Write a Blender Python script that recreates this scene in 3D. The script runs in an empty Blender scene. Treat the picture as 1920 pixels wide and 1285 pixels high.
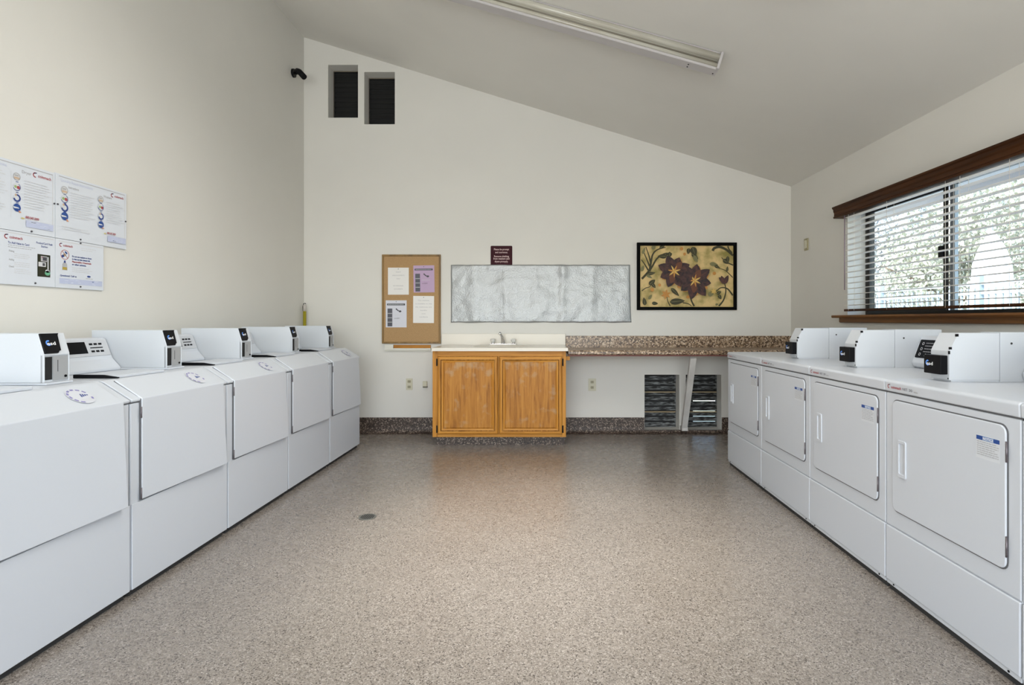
import bpy, bmesh, math, random
from math import sin, cos, pi, radians as R
from mathutils import Vector, Matrix, noise

random.seed(7)
SC = bpy.context.scene
COL = SC.collection

# ------------------------------------------------------------------ camera
EYE = 1.174
FPX = 1033.0
cam_data = bpy.data.cameras.new('camera')
cam_data.sensor_width = 36.0
cam_data.lens = 36.0 * FPX / 1920.0
cam_data.shift_x = -(1016 - 960) / 1920.0
cam_data.shift_y = -(642.5 - 600) / 1920.0
cam_data.clip_start = 0.05
cam = bpy.data.objects.new('camera', cam_data)
COL.objects.link(cam)
cam.location = (0, 0, EYE)
cam.rotation_euler = (R(90), 0, 0)
SC.camera = cam

# ------------------------------------------------------------------ view
SC.view_settings.view_transform = 'Standard'
SC.view_settings.look = 'None'
SC.view_settings.gamma = 1.0
SC.view_settings.use_curve_mapping = False
SC.view_settings.exposure = 0.0

# ------------------------------------------------------------------ world
world = bpy.data.worlds.new('world')
SC.world = world
world.use_nodes = True
wn = world.node_tree
wn.nodes.clear()
sky = wn.nodes.new('ShaderNodeTexSky')
sky.sky_type = 'NISHITA'
sky.sun_disc = False
sky.sun_elevation = R(48)
sky.sun_rotation = R(250)
sky.dust_density = 1.5
bgn = wn.nodes.new('ShaderNodeBackground')
bgn.inputs['Strength'].default_value = 1.0
won = wn.nodes.new('ShaderNodeOutputWorld')
wn.links.new(sky.outputs[0], bgn.inputs[0])
wn.links.new(bgn.outputs[0], won.inputs[0])


def add_light(name, kind, loc, rot, energy, color=(1, 1, 1), **kw):
    l = bpy.data.lights.new(name, kind)
    l.energy = energy
    l.color = color
    for k, v in kw.items():
        setattr(l, k, v)
    o = bpy.data.objects.new(name, l)
    COL.objects.link(o)
    o.location = loc
    o.rotation_euler = rot
    return o


# the sun stands behind the building's left side and lights the garden
sun = add_light('sun', 'SUN', (-5, -5, 12), (0, 0, 0), 11.0, (1.0, 0.96, 0.90), angle=R(1.0))
sun.rotation_euler = Vector((0.62, 0.30, -0.75)).to_track_quat('-Z', 'Y').to_euler()
# fill lights added behind the camera, standing in for daylight from made-up openings
add_light('fill_rear_wide', 'AREA', (0.2, -2.58, 1.25), (R(90), 0, 0), 92, (0.98, 0.985, 1.0),
          shape='RECTANGLE', size=2.9, size_y=2.2)
add_light('fill_rear_left', 'AREA', (-1.9, -2.58, 1.4), (R(90), 0, 0), 42, (0.98, 0.985, 1.0),
          shape='RECTANGLE', size=0.85, size_y=1.6)
add_light('fill_rear_high', 'AREA', (-0.3, -2.58, 2.72), (R(90), 0, 0), 28, (0.98, 0.985, 1.0),
          shape='RECTANGLE', size=2.4, size_y=0.3)
add_light('fill_right_rear', 'AREA', (2.56, -0.9, 1.55), (R(90), 0, R(90)), 20, (0.78, 0.88, 1.0),  # side fill added behind the camera, at an opening made for it
          shape='RECTANGLE', size=1.8, size_y=0.9)

# ------------------------------------------------------------------ room numbers
XL, XR, YB, YF = -2.47, 2.586, 5.72, -2.6
SLOPE = 0.3068
TH = math.atan(SLOPE)


def zc(x):
    return 4.109 - SLOPE * (x + 2.47)


def K(px, py, D):
    """photo pixel at distance D -> x, z (used to measure the photo)"""
    return (px - 1016) * D / FPX, EYE + (600 - py) * D / FPX


# ------------------------------------------------------------------ materials
_m = {}


def pbr(name, color, rough=0.5, metal=0.0, spec=0.5, coat=0.0, emit=None, es=0.0, alpha=None, trans=0.0):
    if name in _m:
        return _m[name]
    m = bpy.data.materials.new(name)
    m.use_nodes = True
    b = m.node_tree.nodes['Principled BSDF']
    b.inputs['Base Color'].default_value = (*color, 1)
    b.inputs['Roughness'].default_value = rough
    b.inputs['Metallic'].default_value = metal
    b.inputs['Specular IOR Level'].default_value = spec
    b.inputs['Coat Weight'].default_value = coat
    b.inputs['Transmission Weight'].default_value = trans
    if emit:
        b.inputs['Emission Color'].default_value = (*emit, 1)
        b.inputs['Emission Strength'].default_value = es
    _m[name] = m
    return m


def nodes_of(m):
    nt = m.node_tree
    return nt, nt.nodes, nt.links, nt.nodes['Principled BSDF']


def add_noise_bump(m, scale=200, strength=0.1, dist=0.002, detail=3):
    nt, N, L, b = nodes_of(m)
    tc = N.new('ShaderNodeTexCoord')
    n = N.new('ShaderNodeTexNoise')
    n.inputs['Scale'].default_value = scale
    n.inputs['Detail'].default_value = detail
    bp = N.new('ShaderNodeBump')
    bp.inputs['Strength'].default_value = strength
    bp.inputs['Distance'].default_value = dist
    L.new(tc.outputs['Object'], n.inputs['Vector'])
    L.new(n.outputs['Fac'], bp.inputs['Height'])
    L.new(bp.outputs[0], b.inputs['Normal'])


def vary(m, c1, c2, scale=3, detail=4, stretch=(1, 1, 1), lo=0.35, hi=0.65):
    nt, N, L, b = nodes_of(m)
    tc = N.new('ShaderNodeTexCoord')
    mp = N.new('ShaderNodeMapping')
    mp.inputs['Scale'].default_value = stretch
    n = N.new('ShaderNodeTexNoise')
    n.inputs['Scale'].default_value = scale
    n.inputs['Detail'].default_value = detail
    r = N.new('ShaderNodeValToRGB')
    r.color_ramp.elements[0].position = lo
    r.color_ramp.elements[0].color = (*c1, 1)
    r.color_ramp.elements[1].position = hi
    r.color_ramp.elements[1].color = (*c2, 1)
    L.new(tc.outputs['Object'], mp.inputs['Vector'])
    L.new(mp.outputs[0], n.inputs['Vector'])
    L.new(n.outputs['Fac'], r.inputs['Fac'])
    L.new(r.outputs[0], b.inputs['Base Color'])


def wall_mat(name, c):
    m = pbr(name, c, 0.62, spec=0.3)
    c2 = tuple(v * 0.965 for v in c)
    vary(m, c2, c, scale=1.3, detail=3)
    add_noise_bump(m, 120, 0.12, 0.002, 2)
    return m


M_WALL = wall_mat('wall_paint', (0.72, 0.70, 0.65))
M_CEIL = wall_mat('ceiling_paint', (0.76, 0.74, 0.69))
M_WHITE = pbr('enamel_white', (0.585, 0.61, 0.65), 0.32, spec=0.45)
M_WHITE2 = pbr('enamel_white_satin', (0.59, 0.615, 0.645), 0.42, spec=0.4)
M_CONSOLE = pbr('console_grey', (0.52, 0.53, 0.55), 0.45)
M_BLACK = pbr('black_plastic', (0.006, 0.006, 0.007), 0.45, spec=0.12)
M_GLOSSBLK = pbr('black_glossy', (0.004, 0.004, 0.005), 0.25, spec=0.12)
M_DARK = pbr('dark_gap', (0.03, 0.03, 0.03), 0.7)
M_GAPSHADE = pbr('gap_shade_grey', (0.12, 0.12, 0.125), 0.7)  # shade of the narrow gaps, put into the colour
M_HINGE = pbr('hinge_metal', (0.16, 0.14, 0.15), 0.4, metal=0.6)
M_STEEL = pbr('brushed_steel', (0.42, 0.43, 0.44), 0.42, metal=0.3)
M_CHROME = pbr('chrome', (0.78, 0.78, 0.79), 0.12, metal=1.0)
M_NAVY = pbr('print_navy', (0.03, 0.06, 0.24), 0.5)
M_BLUE = pbr('print_blue', (0.02, 0.07, 0.27), 0.4)
M_LBLUE = pbr('print_light_blue', (0.10, 0.30, 0.85), 0.4)
M_RED = pbr('print_red', (0.36, 0.06, 0.07), 0.5)
M_GREY = pbr('print_grey', (0.42, 0.42, 0.43), 0.6)
M_MIDGREY = pbr('print_midgrey', (0.60, 0.60, 0.61), 0.6)
M_INK = pbr('print_ink', (0.06, 0.06, 0.07), 0.6)
M_PAPER = pbr('paper', (0.80, 0.78, 0.75), 0.7)
M_PWHITE = pbr('poster_white', (0.66, 0.69, 0.74), 0.30)
M_LAV = pbr('poster_lavender', (0.50, 0.54, 0.70), 0.35)
M_TXT = pbr('white_print', (0.85, 0.85, 0.85), 0.5)


def floor_material():
    m = pbr('terrazzo_floor', (0.5, 0.45, 0.4), 0.3, spec=0.8)
    nt, N, L, b = nodes_of(m)
    tc = N.new('ShaderNodeTexCoord')
    v = N.new('ShaderNodeTexVoronoi')
    v.inputs['Scale'].default_value = 250
    r = N.new('ShaderNodeValToRGB')
    cr = r.color_ramp
    cr.interpolation = 'LINEAR'
    cr.elements[0].position = 0.0
    cr.elements[0].color = (0.08, 0.067, 0.06, 1)
    cr.elements[1].position = 1.0
    cr.elements[1].color = (0.46, 0.42, 0.375, 1)
    for p, c in ((0.06, (0.075, 0.063, 0.053)), (0.15, (0.205, 0.176, 0.148)), (0.55, (0.270, 0.235, 0.202)), (0.85, (0.325, 0.286, 0.249))):
        e = cr.elements.new(p)
        e.color = (*c, 1)
    sep = N.new('ShaderNodeSeparateColor')
    L.new(tc.outputs['Object'], v.inputs['Vector'])
    L.new(v.outputs['Color'], sep.inputs[0])
    L.new(sep.outputs[0], r.inputs['Fac'])
    n = N.new('ShaderNodeTexNoise')
    n.inputs['Scale'].default_value = 1.6
    n.inputs['Detail'].default_value = 5
    L.new(tc.outputs['Object'], n.inputs['Vector'])
    r2 = N.new('ShaderNodeValToRGB')
    r2.color_ramp.elements[0].position = 0.3
    r2.color_ramp.elements[0].color = (0.90, 0.885, 0.875, 1)
    r2.color_ramp.elements[1].position = 0.7
    r2.color_ramp.elements[1].color = (1, 1, 1, 1)
    L.new(n.outputs['Fac'], r2.inputs['Fac'])
    mx = N.new('ShaderNodeMix')
    mx.data_type = 'RGBA'
    mx.blend_type = 'MULTIPLY'
    mx.inputs[0].default_value = 1.0
    L.new(r.outputs[0], mx.inputs[6])
    L.new(r2.outputs[0], mx.inputs[7])
    L.new(mx.outputs[2], b.inputs['Base Color'])
    n2 = N.new('ShaderNodeTexNoise')
    n2.inputs['Scale'].default_value = 14
    mr = N.new('ShaderNodeMapRange')
    mr.inputs['To Min'].default_value = 0.20
    mr.inputs['To Max'].default_value = 0.33
    L.new(tc.outputs['Object'], n2.inputs['Vector'])
    L.new(n2.outputs['Fac'], mr.inputs[0])
    L.new(mr.outputs[0], b.inputs['Roughness'])
    bp = N.new('ShaderNodeBump')
    bp.inputs['Strength'].default_value = 0.12
    bp.inputs['Distance'].default_value = 0.001
    L.new(v.outputs['Distance'], bp.inputs['Height'])
    L.new(bp.outputs[0], b.inputs['Normal'])
    return m


def speckle(name, cols, scale, rough=0.35, stretch=(1, 1, 1)):
    m = pbr(name, cols[0], rough)
    nt, N, L, b = nodes_of(m)
    tc = N.new('ShaderNodeTexCoord')
    mp = N.new('ShaderNodeMapping')
    mp.inputs['Scale'].default_value = stretch
    v = N.new('ShaderNodeTexVoronoi')
    v.inputs['Scale'].default_value = scale
    sep = N.new('ShaderNodeSeparateColor')
    r = N.new('ShaderNodeValToRGB')
    cr = r.color_ramp
    cr.interpolation = 'CONSTANT'
    cr.elements[0].position = 0
    cr.elements[0].color = (*cols[0], 1)
    cr.elements[1].position = 1.0 / len(cols)
    cr.elements[1].color = (*cols[1], 1)
    for i in range(2, len(cols)):
        e = cr.elements.new(i / len(cols))
        e.color = (*cols[i], 1)
    L.new(tc.outputs['Object'], mp.inputs[0])
    L.new(mp.outputs[0], v.inputs['Vector'])
    L.new(v.outputs['Color'], sep.inputs[0])
    L.new(sep.outputs[0], r.inputs['Fac'])
    L.new(r.outputs[0], b.inputs['Base Color'])
    return m


M_FLOOR = floor_material()
M_COVE = speckle('terrazzo_cove', [(0.022, 0.013, 0.009), (0.065, 0.043, 0.032), (0.10, 0.070, 0.053), (0.035, 0.022, 0.016),
                                   (0.27, 0.21, 0.165), (0.05, 0.032, 0.024)], 110, 0.5)
M_GRANITE = speckle('granite_laminate', [(0.07, 0.04, 0.022), (0.40, 0.28, 0.18), (0.22, 0.14, 0.08), (0.60, 0.47, 0.34),
                                         (0.12, 0.07, 0.04), (0.32, 0.22, 0.14)], 85, 0.28, (1, 1, 1))


def wood(name, dark, mid, light, along='z', scale=14, rough=0.45, wear=False):
    m = pbr(name, mid, rough)
    nt, N, L, b = nodes_of(m)
    tc = N.new('ShaderNodeTexCoord')
    mp = N.new('ShaderNodeMapping')
    mp.inputs['Scale'].default_value = {'z': (1, 1, 0.07), 'x': (0.07, 1, 1), 'y': (1, 0.07, 1)}[along]
    n = N.new('ShaderNodeTexNoise')
    n.inputs['Scale'].default_value = scale
    n.inputs['Detail'].default_value = 8
    n.inputs['Roughness'].default_value = 0.65
    n.inputs['Distortion'].default_value = 0.6
    r = N.new('ShaderNodeValToRGB')
    cr = r.color_ramp
    cr.elements[0].position = 0.30
    cr.elements[0].color = (*dark, 1)
    cr.elements[1].position = 0.72
    cr.elements[1].color = (*light, 1)
    e = cr.elements.new(0.48)
    e.color = (*mid, 1)
    L.new(tc.outputs['Object'], mp.inputs[0])
    L.new(mp.outputs[0], n.inputs['Vector'])
    L.new(n.outputs['Fac'], r.inputs['Fac'])
    out = r.outputs[0]
    if wear:
        # bleached, worn band at the top of the door panels
        sx = N.new('ShaderNodeSeparateXYZ')
        L.new(tc.outputs['Object'], sx.inputs[0])
        mr = N.new('ShaderNodeMapRange')
        mr.inputs['From Min'].default_value = 0.62
        mr.inputs['From Max'].default_value = 0.80
        mr.inputs['To Max'].default_value = 0.17
        L.new(sx.outputs['Z'], mr.inputs[0])
        n2 = N.new('ShaderNodeTexNoise')
        n2.inputs['Scale'].default_value = 11
        n2.inputs['Detail'].default_value = 6
        r2 = N.new('ShaderNodeValToRGB')
        r2.color_ramp.elements[0].position = 0.58
        r2.color_ramp.elements[0].color = (0, 0, 0, 1)
        r2.color_ramp.elements[1].position = 0.75
        r2.color_ramp.elements[1].color = (0.6, 0.6, 0.6, 1)
        mx = N.new('ShaderNodeMix')
        mx.data_type = 'RGBA'
        mx.inputs[7].default_value = (0.44, 0.30, 0.17, 1)
        L.new(tc.outputs['Object'], n2.inputs['Vector'])
        ad = N.new('ShaderNodeMath')
        ad.operation = 'ADD'
        L.new(n2.outputs['Fac'], ad.inputs[0])
        L.new(mr.outputs[0], ad.inputs[1])
        L.new(ad.outputs[0], r2.inputs['Fac'])
        L.new(r2.outputs[0], mx.inputs[0])
        L.new(out, mx.inputs[6])
        out = mx.outputs[2]
    L.new(out, b.inputs['Base Color'])
    return m


M_OAK = wood('oak_honey', (0.22, 0.080, 0.008), (0.47, 0.195, 0.024), (0.60, 0.285, 0.05), 'z', 22)
M_OAKX = wood('oak_honey_rail', (0.22, 0.080, 0.008), (0.48, 0.20, 0.025), (0.60, 0.29, 0.055), 'x', 22)
M_OAKP = wood('oak_panel_worn', (0.22, 0.078, 0.010), (0.40, 0.160, 0.022), (0.54, 0.25, 0.046), 'z', 38, wear=True)
M_OAKEDGE = wood('oak_edge_worn', (0.018, 0.007, 0.002), (0.16, 0.06, 0.010), (0.50, 0.26, 0.07), 'z', 46)
for _q in (M_OAK, M_OAKX, M_OAKP, M_OAKEDGE):
    _q.node_tree.nodes['Principled BSDF'].inputs['Specular IOR Level'].default_value = 0.25
M_BROWN = wood('brown_stained_wood', (0.022, 0.006, 0.001), (0.050, 0.015, 0.002), (0.080, 0.026, 0.004), 'y', 12, 0.5)
M_BROWN.node_tree.nodes['Principled BSDF'].inputs['Specular IOR Level'].default_value = 0.2
M_SILLW = wood('brown_sill_wood', (0.07, 0.022, 0.004), (0.15, 0.055, 0.009), (0.25, 0.10, 0.018), 'y', 16, 0.5)
M_CORK = pbr('cork', (0.42, 0.25, 0.11), 0.8)
vary(M_CORK, (0.36, 0.215, 0.095), (0.47, 0.295, 0.135), scale=180, detail=2)
M_CORKFR = wood('corkboard_oak_frame', (0.12, 0.06, 0.012), (0.21, 0.115, 0.025), (0.30, 0.17, 0.04), 'z', 20)
M_IVORY = pbr('ivory_plastic', (0.58, 0.55, 0.42), 0.4)
M_VANITY = pbr('cultured_marble', (0.68, 0.63, 0.54), 0.22)
M_PINE = pbr('bare_pine', (0.33, 0.25, 0.14), 0.6)
M_BRACE = pbr('painted_brace', (0.62, 0.60, 0.57), 0.5)
vary(M_BRACE, (0.52, 0.50, 0.47), (0.66, 0.64, 0.61), scale=9, stretch=(1, 1, 0.2))
M_LOUVER = pbr('louver_grime', (0.08, 0.085, 0.085), 0.6)
vary(M_LOUVER, (0.008, 0.008, 0.007), (0.34, 0.36, 0.36), scale=13, detail=6, stretch=(1, 1, 6), lo=0.44, hi=0.80)
M_VOID = pbr('vent_black', (0.006, 0.006, 0.006), 0.7)
M_BRONZE = pbr('bronze_aluminium', (0.018, 0.015, 0.012), 0.35, metal=0.3)
M_ALU = pbr('mill_aluminium', (0.30, 0.33, 0.36), 0.4, metal=0.5)
M_SLAT = pbr('blind_slat', (0.84, 0.77, 0.68), 0.5)
M_FIXT = pbr('fixture_paint', (0.50, 0.475, 0.47), 0.45)
M_LENS = pbr('yellowed_acrylic', (0.50, 0.475, 0.40), 0.18, coat=0.6)
vary(M_LENS, (0.40, 0.37, 0.30), (0.56, 0.54, 0.47), scale=5, detail=4, stretch=(0.3, 2, 2))
M_GLASS = pbr('window_glass', (0.95, 0.97, 0.97), 0.0)


def glass_material():
    m = M_GLASS
    nt = m.node_tree
    nt.nodes.clear()
    o = nt.nodes.new('ShaderNodeOutputMaterial')
    t = nt.nodes.new('ShaderNodeBsdfTransparent')
    g = nt.nodes.new('ShaderNodeBsdfGlossy')
    g.inputs['Roughness'].default_value = 0.02
    mx = nt.nodes.new('ShaderNodeMixShader')
    mx.inputs[0].default_value = 0.06
    t.inputs[0].default_value = (0.93, 0.96, 0.96, 1)
    nt.links.new(t.outputs[0], mx.inputs[1])
    nt.links.new(g.outputs[0], mx.inputs[2])
    nt.links.new(mx.outputs[0], o.inputs[0])


glass_material()


def foil_material():
    m = pbr('silver_foil', (0.37, 0.38, 0.38), 0.42, metal=0.6)
    nt, N, L, b = nodes_of(m)
    tc = N.new('ShaderNodeTexCoord')
    v = N.new('ShaderNodeTexVoronoi')
    v.inputs['Scale'].default_value = 95
    bp = N.new('ShaderNodeBump')
    bp.inputs['Strength'].default_value = 0.5
    bp.inputs['Distance'].default_value = 0.003
    L.new(tc.outputs['Object'], v.inputs['Vector'])
    L.new(v.outputs['Distance'], bp.inputs['Height'])
    L.new(bp.outputs[0], b.inputs['Normal'])
    return m


M_FOIL = foil_material()


# ------------------------------------------------------------------ mesh builder
class MB:
    def __init__(s, mat=None):
        s.v, s.f, s.mi, s.sm = [], [], [], []
        s.mats = []
        s.cur = mat

    def _m(s, mat):
        mat = mat or s.cur
        if mat not in s.mats:
            s.mats.append(mat)
        return s.mats.index(mat)

    def add(s, verts, faces, mat=None, smooth=False):
        o = len(s.v)
        s.v += [tuple(v) for v in verts]
        i = s._m(mat)
        for f in faces:
            s.f.append([o + k for k in f])
            s.mi.append(i)
            s.sm.append(smooth)
        return o

    def box(s, x0, x1, y0, y1, z0, z1, mat=None):
        v = [(x0, y0, z0), (x1, y0, z0), (x1, y1, z0), (x0, y1, z0), (x0, y0, z1), (x1, y0, z1), (x1, y1, z1), (x0, y1, z1)]
        f = [(0, 3, 2, 1), (4, 5, 6, 7), (0, 1, 5, 4), (1, 2, 6, 5), (2, 3, 7, 6), (3, 0, 4, 7)]
        return s.add(v, f, mat)

    def prism(s, poly, axis, a, b, mat=None, smooth=False):
        n = len(poly)
        P = {'x': lambda p, t: (t, p[0], p[1]), 'y': lambda p, t: (p[0], t, p[1]), 'z': lambda p, t: (p[0], p[1], t)}[axis]
        v = [P(p, a) for p in poly] + [P(p, b) for p in poly]
        o = s.add(v, [list(range(n)), list(range(2 * n - 1, n - 1, -1))], mat)
        s.add([], [], mat)
        i = s._m(mat)
        for k in range(n):
            s.f.append([o + k, o + n + k, o + n + (k + 1) % n, o + (k + 1) % n])
            s.mi.append(i)
            s.sm.append(smooth)
        return o

    def ring(s, outer, inner, axis, a, b, mat=None):
        """frame between two matching outlines, extruded"""
        n = len(outer)
        P = {'x': lambda p, t: (t, p[0], p[1]), 'y': lambda p, t: (p[0], t, p[1]), 'z': lambda p, t: (p[0], p[1], t)}[axis]
        v = [P(p, a) for p in outer] + [P(p, a) for p in inner] + [P(p, b) for p in outer] + [P(p, b) for p in inner]
        f = []
        for k in range(n):
            j = (k + 1) % n
            f += [(k, j, n + j, n + k), (2 * n + k, 3 * n + k, 3 * n + j, 2 * n + j),
                  (k, 2 * n + k, 2 * n + j, j), (n + k, n + j, 3 * n + j, 3 * n + k)]
        return s.add(v, f, mat)

    def tube(s, pts, r, seg=12, mat=None, cap=True, smooth=True):
        pts = [Vector(p) for p in pts]
        rs = r if isinstance(r, (list, tuple)) else [r] * len(pts)
        rings = []
        prev = None
        for i, p in enumerate(pts):
            d = (pts[min(i + 1, len(pts) - 1)] - pts[max(i - 1, 0)]).normalized()
            if prev is None:
                up = Vector((0, 0, 1)) if abs(d.z) < 0.9 else Vector((1, 0, 0))
                a = d.cross(up).normalized()
            else:
                a = (prev - d * prev.dot(d)).normalized()
            prev = a
            b = d.cross(a)
            rings.append([p + (a * cos(2 * pi * k / seg) + b * sin(2 * pi * k / seg)) * rs[i] for k in range(seg)])
        v = [q for ring in rings for q in ring]
        f = []
        for i in range(len(pts) - 1):
            for k in range(seg):
                f.append((i * seg + k, i * seg + (k + 1) % seg, (i + 1) * seg + (k + 1) % seg, (i + 1) * seg + k))
        o = s.add(v, f, mat, smooth)
        if cap:
            i = s._m(mat)
            s.f.append([o + k for k in range(seg)]); s.mi.append(i); s.sm.append(False)
            e = o + (len(pts) - 1) * seg
            s.f.append([e + k for k in range(seg - 1, -1, -1)]); s.mi.append(i); s.sm.append(False)
        return o

    def bar(s, p0, p1, w, h, mat=None, side=None):
        """rectangular stick between two points"""
        p0, p1 = Vector(p0), Vector(p1)
        d = (p1 - p0).normalized()
        a = Vector(side) if side else d.cross(Vector((0, 0, 1)))
        a = (a - d * a.dot(d)).normalized()
        b = d.cross(a)
        v = []
        for p in (p0, p1):
            for q, r_ in ((-1, -1), (1, -1), (1, 1), (-1, 1)):
                v.append(p + a * q * w / 2 + b * r_ * h / 2)
        return s.add(v, [(0, 1, 2, 3), (7, 6, 5, 4), (0, 4, 5, 1), (1, 5, 6, 2), (2, 6, 7, 3), (3, 7, 4, 0)], mat)

    def xf(s, start, fn):
        for i in range(start, len(s.v)):
            s.v[i] = tuple(fn(*s.v[i]))

    def build(s, name, parent=None, bevel=0, seg=2, fixn=True, loc=None):
        me = bpy.data.meshes.new(name)
        me.from_pydata(s.v, [], s.f)
        for m in s.mats:
            me.materials.append(m)
        me.polygons.foreach_set('material_index', s.mi)
        me.polygons.foreach_set('use_smooth', s.sm)
        if fixn:
            bm = bmesh.new()
            bm.from_mesh(me)
            bmesh.ops.recalc_face_normals(bm, faces=bm.faces)
            bm.to_mesh(me)
            bm.free()
        me.update()
        o = bpy.data.objects.new(name, me)
        COL.objects.link(o)
        if parent:
            o.parent = parent
        if bevel:
            b = o.modifiers.new('bevel', 'BEVEL')
            b.width = bevel
            b.segments = seg
            b.limit_method = 'ANGLE'
            b.angle_limit = R(35)
        return o


def rrect(x0, x1, z0, z1, r, n=5):
    pts = []
    for cx, cz, a0 in ((x1 - r, z1 - r, 0), (x0 + r, z1 - r, 90), (x0 + r, z0 + r, 180), (x1 - r, z0 + r, 270)):
        for k in range(n + 1):
            a = R(a0 + 90 * k / n)
            pts.append((cx + r * cos(a), cz + r * sin(a)))
    return pts


def text_mesh(body, size, align='LEFT', bold=0.0, spacing=1.0, sx=1.0):
    c = bpy.data.curves.new('t', 'FONT')
    c.body = body
    c.size = size
    c.align_x = align
    c.offset = bold
    c.space_character = spacing
    c.resolution_u = 2
    o = bpy.data.objects.new('t', c)
    COL.objects.link(o)
    bpy.context.view_layer.update()
    dg = bpy.context.evaluated_depsgraph_get()
    me = bpy.data.meshes.new_from_object(o.evaluated_get(dg))
    v = [(q.co.x * sx, q.co.y) for q in me.vertices]
    f = [list(p.vertices) for p in me.polygons]
    bpy.data.objects.remove(o)
    bpy.data.meshes.remove(me)
    bpy.data.curves.remove(c)
    return v, f


def flat(mb, verts2, faces, M, mat):
    """2-D shape placed with matrix M (its x,y -> M x, M y)"""
    mb.add([M @ Vector((a, b, 0)) for a, b in verts2], faces, mat)


class Draw:
    """flat artwork on a plane: x right, y up, each call a hair higher than the one before"""
    def __init__(s, M, lift=0.0004):
        s.mb = MB(M_INK)
        s.M = M
        s.l = lift
        s.k = 0.0

    def up(s):
        s.k += s.l

    def poly(s, pts, mat):
        s.mb.add([s.M @ Vector((a, b, s.k)) for a, b in pts], [list(range(len(pts)))], mat)

    def rect(s, x0, x1, y0, y1, mat):
        s.poly([(x0, y0), (x1, y0), (x1, y1), (x0, y1)], mat)

    def disc(s, cx, cy, r, mat, ry=None, n=24, a0=0, a1=360):
        ry = ry or r
        p = [(cx + r * cos(R(a0 + (a1 - a0) * k / n)), cy + ry * sin(R(a0 + (a1 - a0) * k / n))) for k in range(n if a1 - a0 == 360 else n + 1)]
        s.poly(p, mat)

    def arc(s, cx, cy, r, w, mat, a0=0, a1=360, n=24, ry=None):
        ry = ry or r
        v, f = [], []
        for k in range(n + 1):
            a = R(a0 + (a1 - a0) * k / n)
            v.append(s.M @ Vector((cx + r * cos(a), cy + ry * sin(a), s.k)))
            v.append(s.M @ Vector((cx + (r - w) * cos(a), cy + (ry - w) * sin(a), s.k)))
        for k in range(n):
            f.append((2 * k, 2 * k + 2, 2 * k + 3, 2 * k + 1))
        s.mb.add(v, f, mat)

    def stroke(s, pts, w, mat):
        pts = [Vector(p) for p in pts]
        ws = w if isinstance(w, (list, tuple)) else [w] * len(pts)
        v, f = [], []
        for i, p in enumerate(pts):
            d = (pts[min(i + 1, len(pts) - 1)] - pts[max(0, i - 1)])
            d.normalize()
            nrm = Vector((-d.y, d.x)) * ws[i] / 2
            v.append(s.M @ Vector((*(p + nrm), s.k)))
            v.append(s.M @ Vector((*(p - nrm), s.k)))
        for i in range(len(pts) - 1):
            f.append((2 * i, 2 * i + 2, 2 * i + 3, 2 * i + 1))
        s.mb.add(v, f, mat)

    def text(s, x, y, body, size, mat, align='LEFT', bold=0.0, width=None, shear=0):
        v, f = text_mesh(body, size, align, bold)
        if not v:
            return
        if width:
            w = max(q[0] for q in v) - min(q[0] for q in v)
            sc = width / w
            v = [(q[0] * sc, q[1]) for q in v]
        s.mb.add([s.M @ Vector((x + a + shear * b, y + b, s.k)) for a, b in v], f, mat)

    def lines(s, x0, x1, y, n, pitch, h, mat, seed=0):
        """rows of print too fine to read in the photo"""
        rn = random.Random(seed)
        for i in range(n):
            e = x1 - (x1 - x0) * rn.uniform(0, 0.28)
            x = x0
            while x < e - 0.001:
                w = min(rn.uniform(0.006, 0.018), e - x)
                s.rect(x, x + w, y - i * pitch - h, y - i * pitch, mat)
                x += w + 0.0022

    def build(s, name, parent):
        return s.mb.build(name, parent, fixn=False)


def plane(origin, xdir, ydir):
    x = Vector(xdir).normalized()
    y = Vector(ydir).normalized()
    z = x.cross(y)
    M = Matrix((x, y, z)).transposed().to_4x4()
    M.translation = Vector(origin)
    return M


# ------------------------------------------------------------------ object bookkeeping
def thing(name, label, cat, loc=(0, 0, 0), rotz=0, group=None):
    o = bpy.data.objects.new(name, None)
    o.empty_display_size = 0.1
    COL.objects.link(o)
    o.location = loc
    o.rotation_euler = (0, 0, rotz)
    tag(o, label, cat, group)
    return o


def tag(o, label, cat, group=None):
    o['label'] = label
    o['category'] = cat
    if group:
        o['group'] = group
    return o


def struct(o):
    o['kind'] = 'structure'
    return o


def dup(root, loc, rotz=None, label=None, skip=()):
    r = root.copy()
    COL.objects.link(r)
    r.location = loc
    if rotz is not None:
        r.rotation_euler = (0, 0, rotz)
    if label:
        r['label'] = label
    for ch in [c for c in COL.objects if c.parent == root]:
        if ch.name.split('.')[0] in skip:
            continue
        c = ch.copy()
        COL.objects.link(c)
        c.parent = r
        for g in [q for q in COL.objects if q.parent == ch]:
            d = g.copy()
            COL.objects.link(d)
            d.parent = c
    return r


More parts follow.
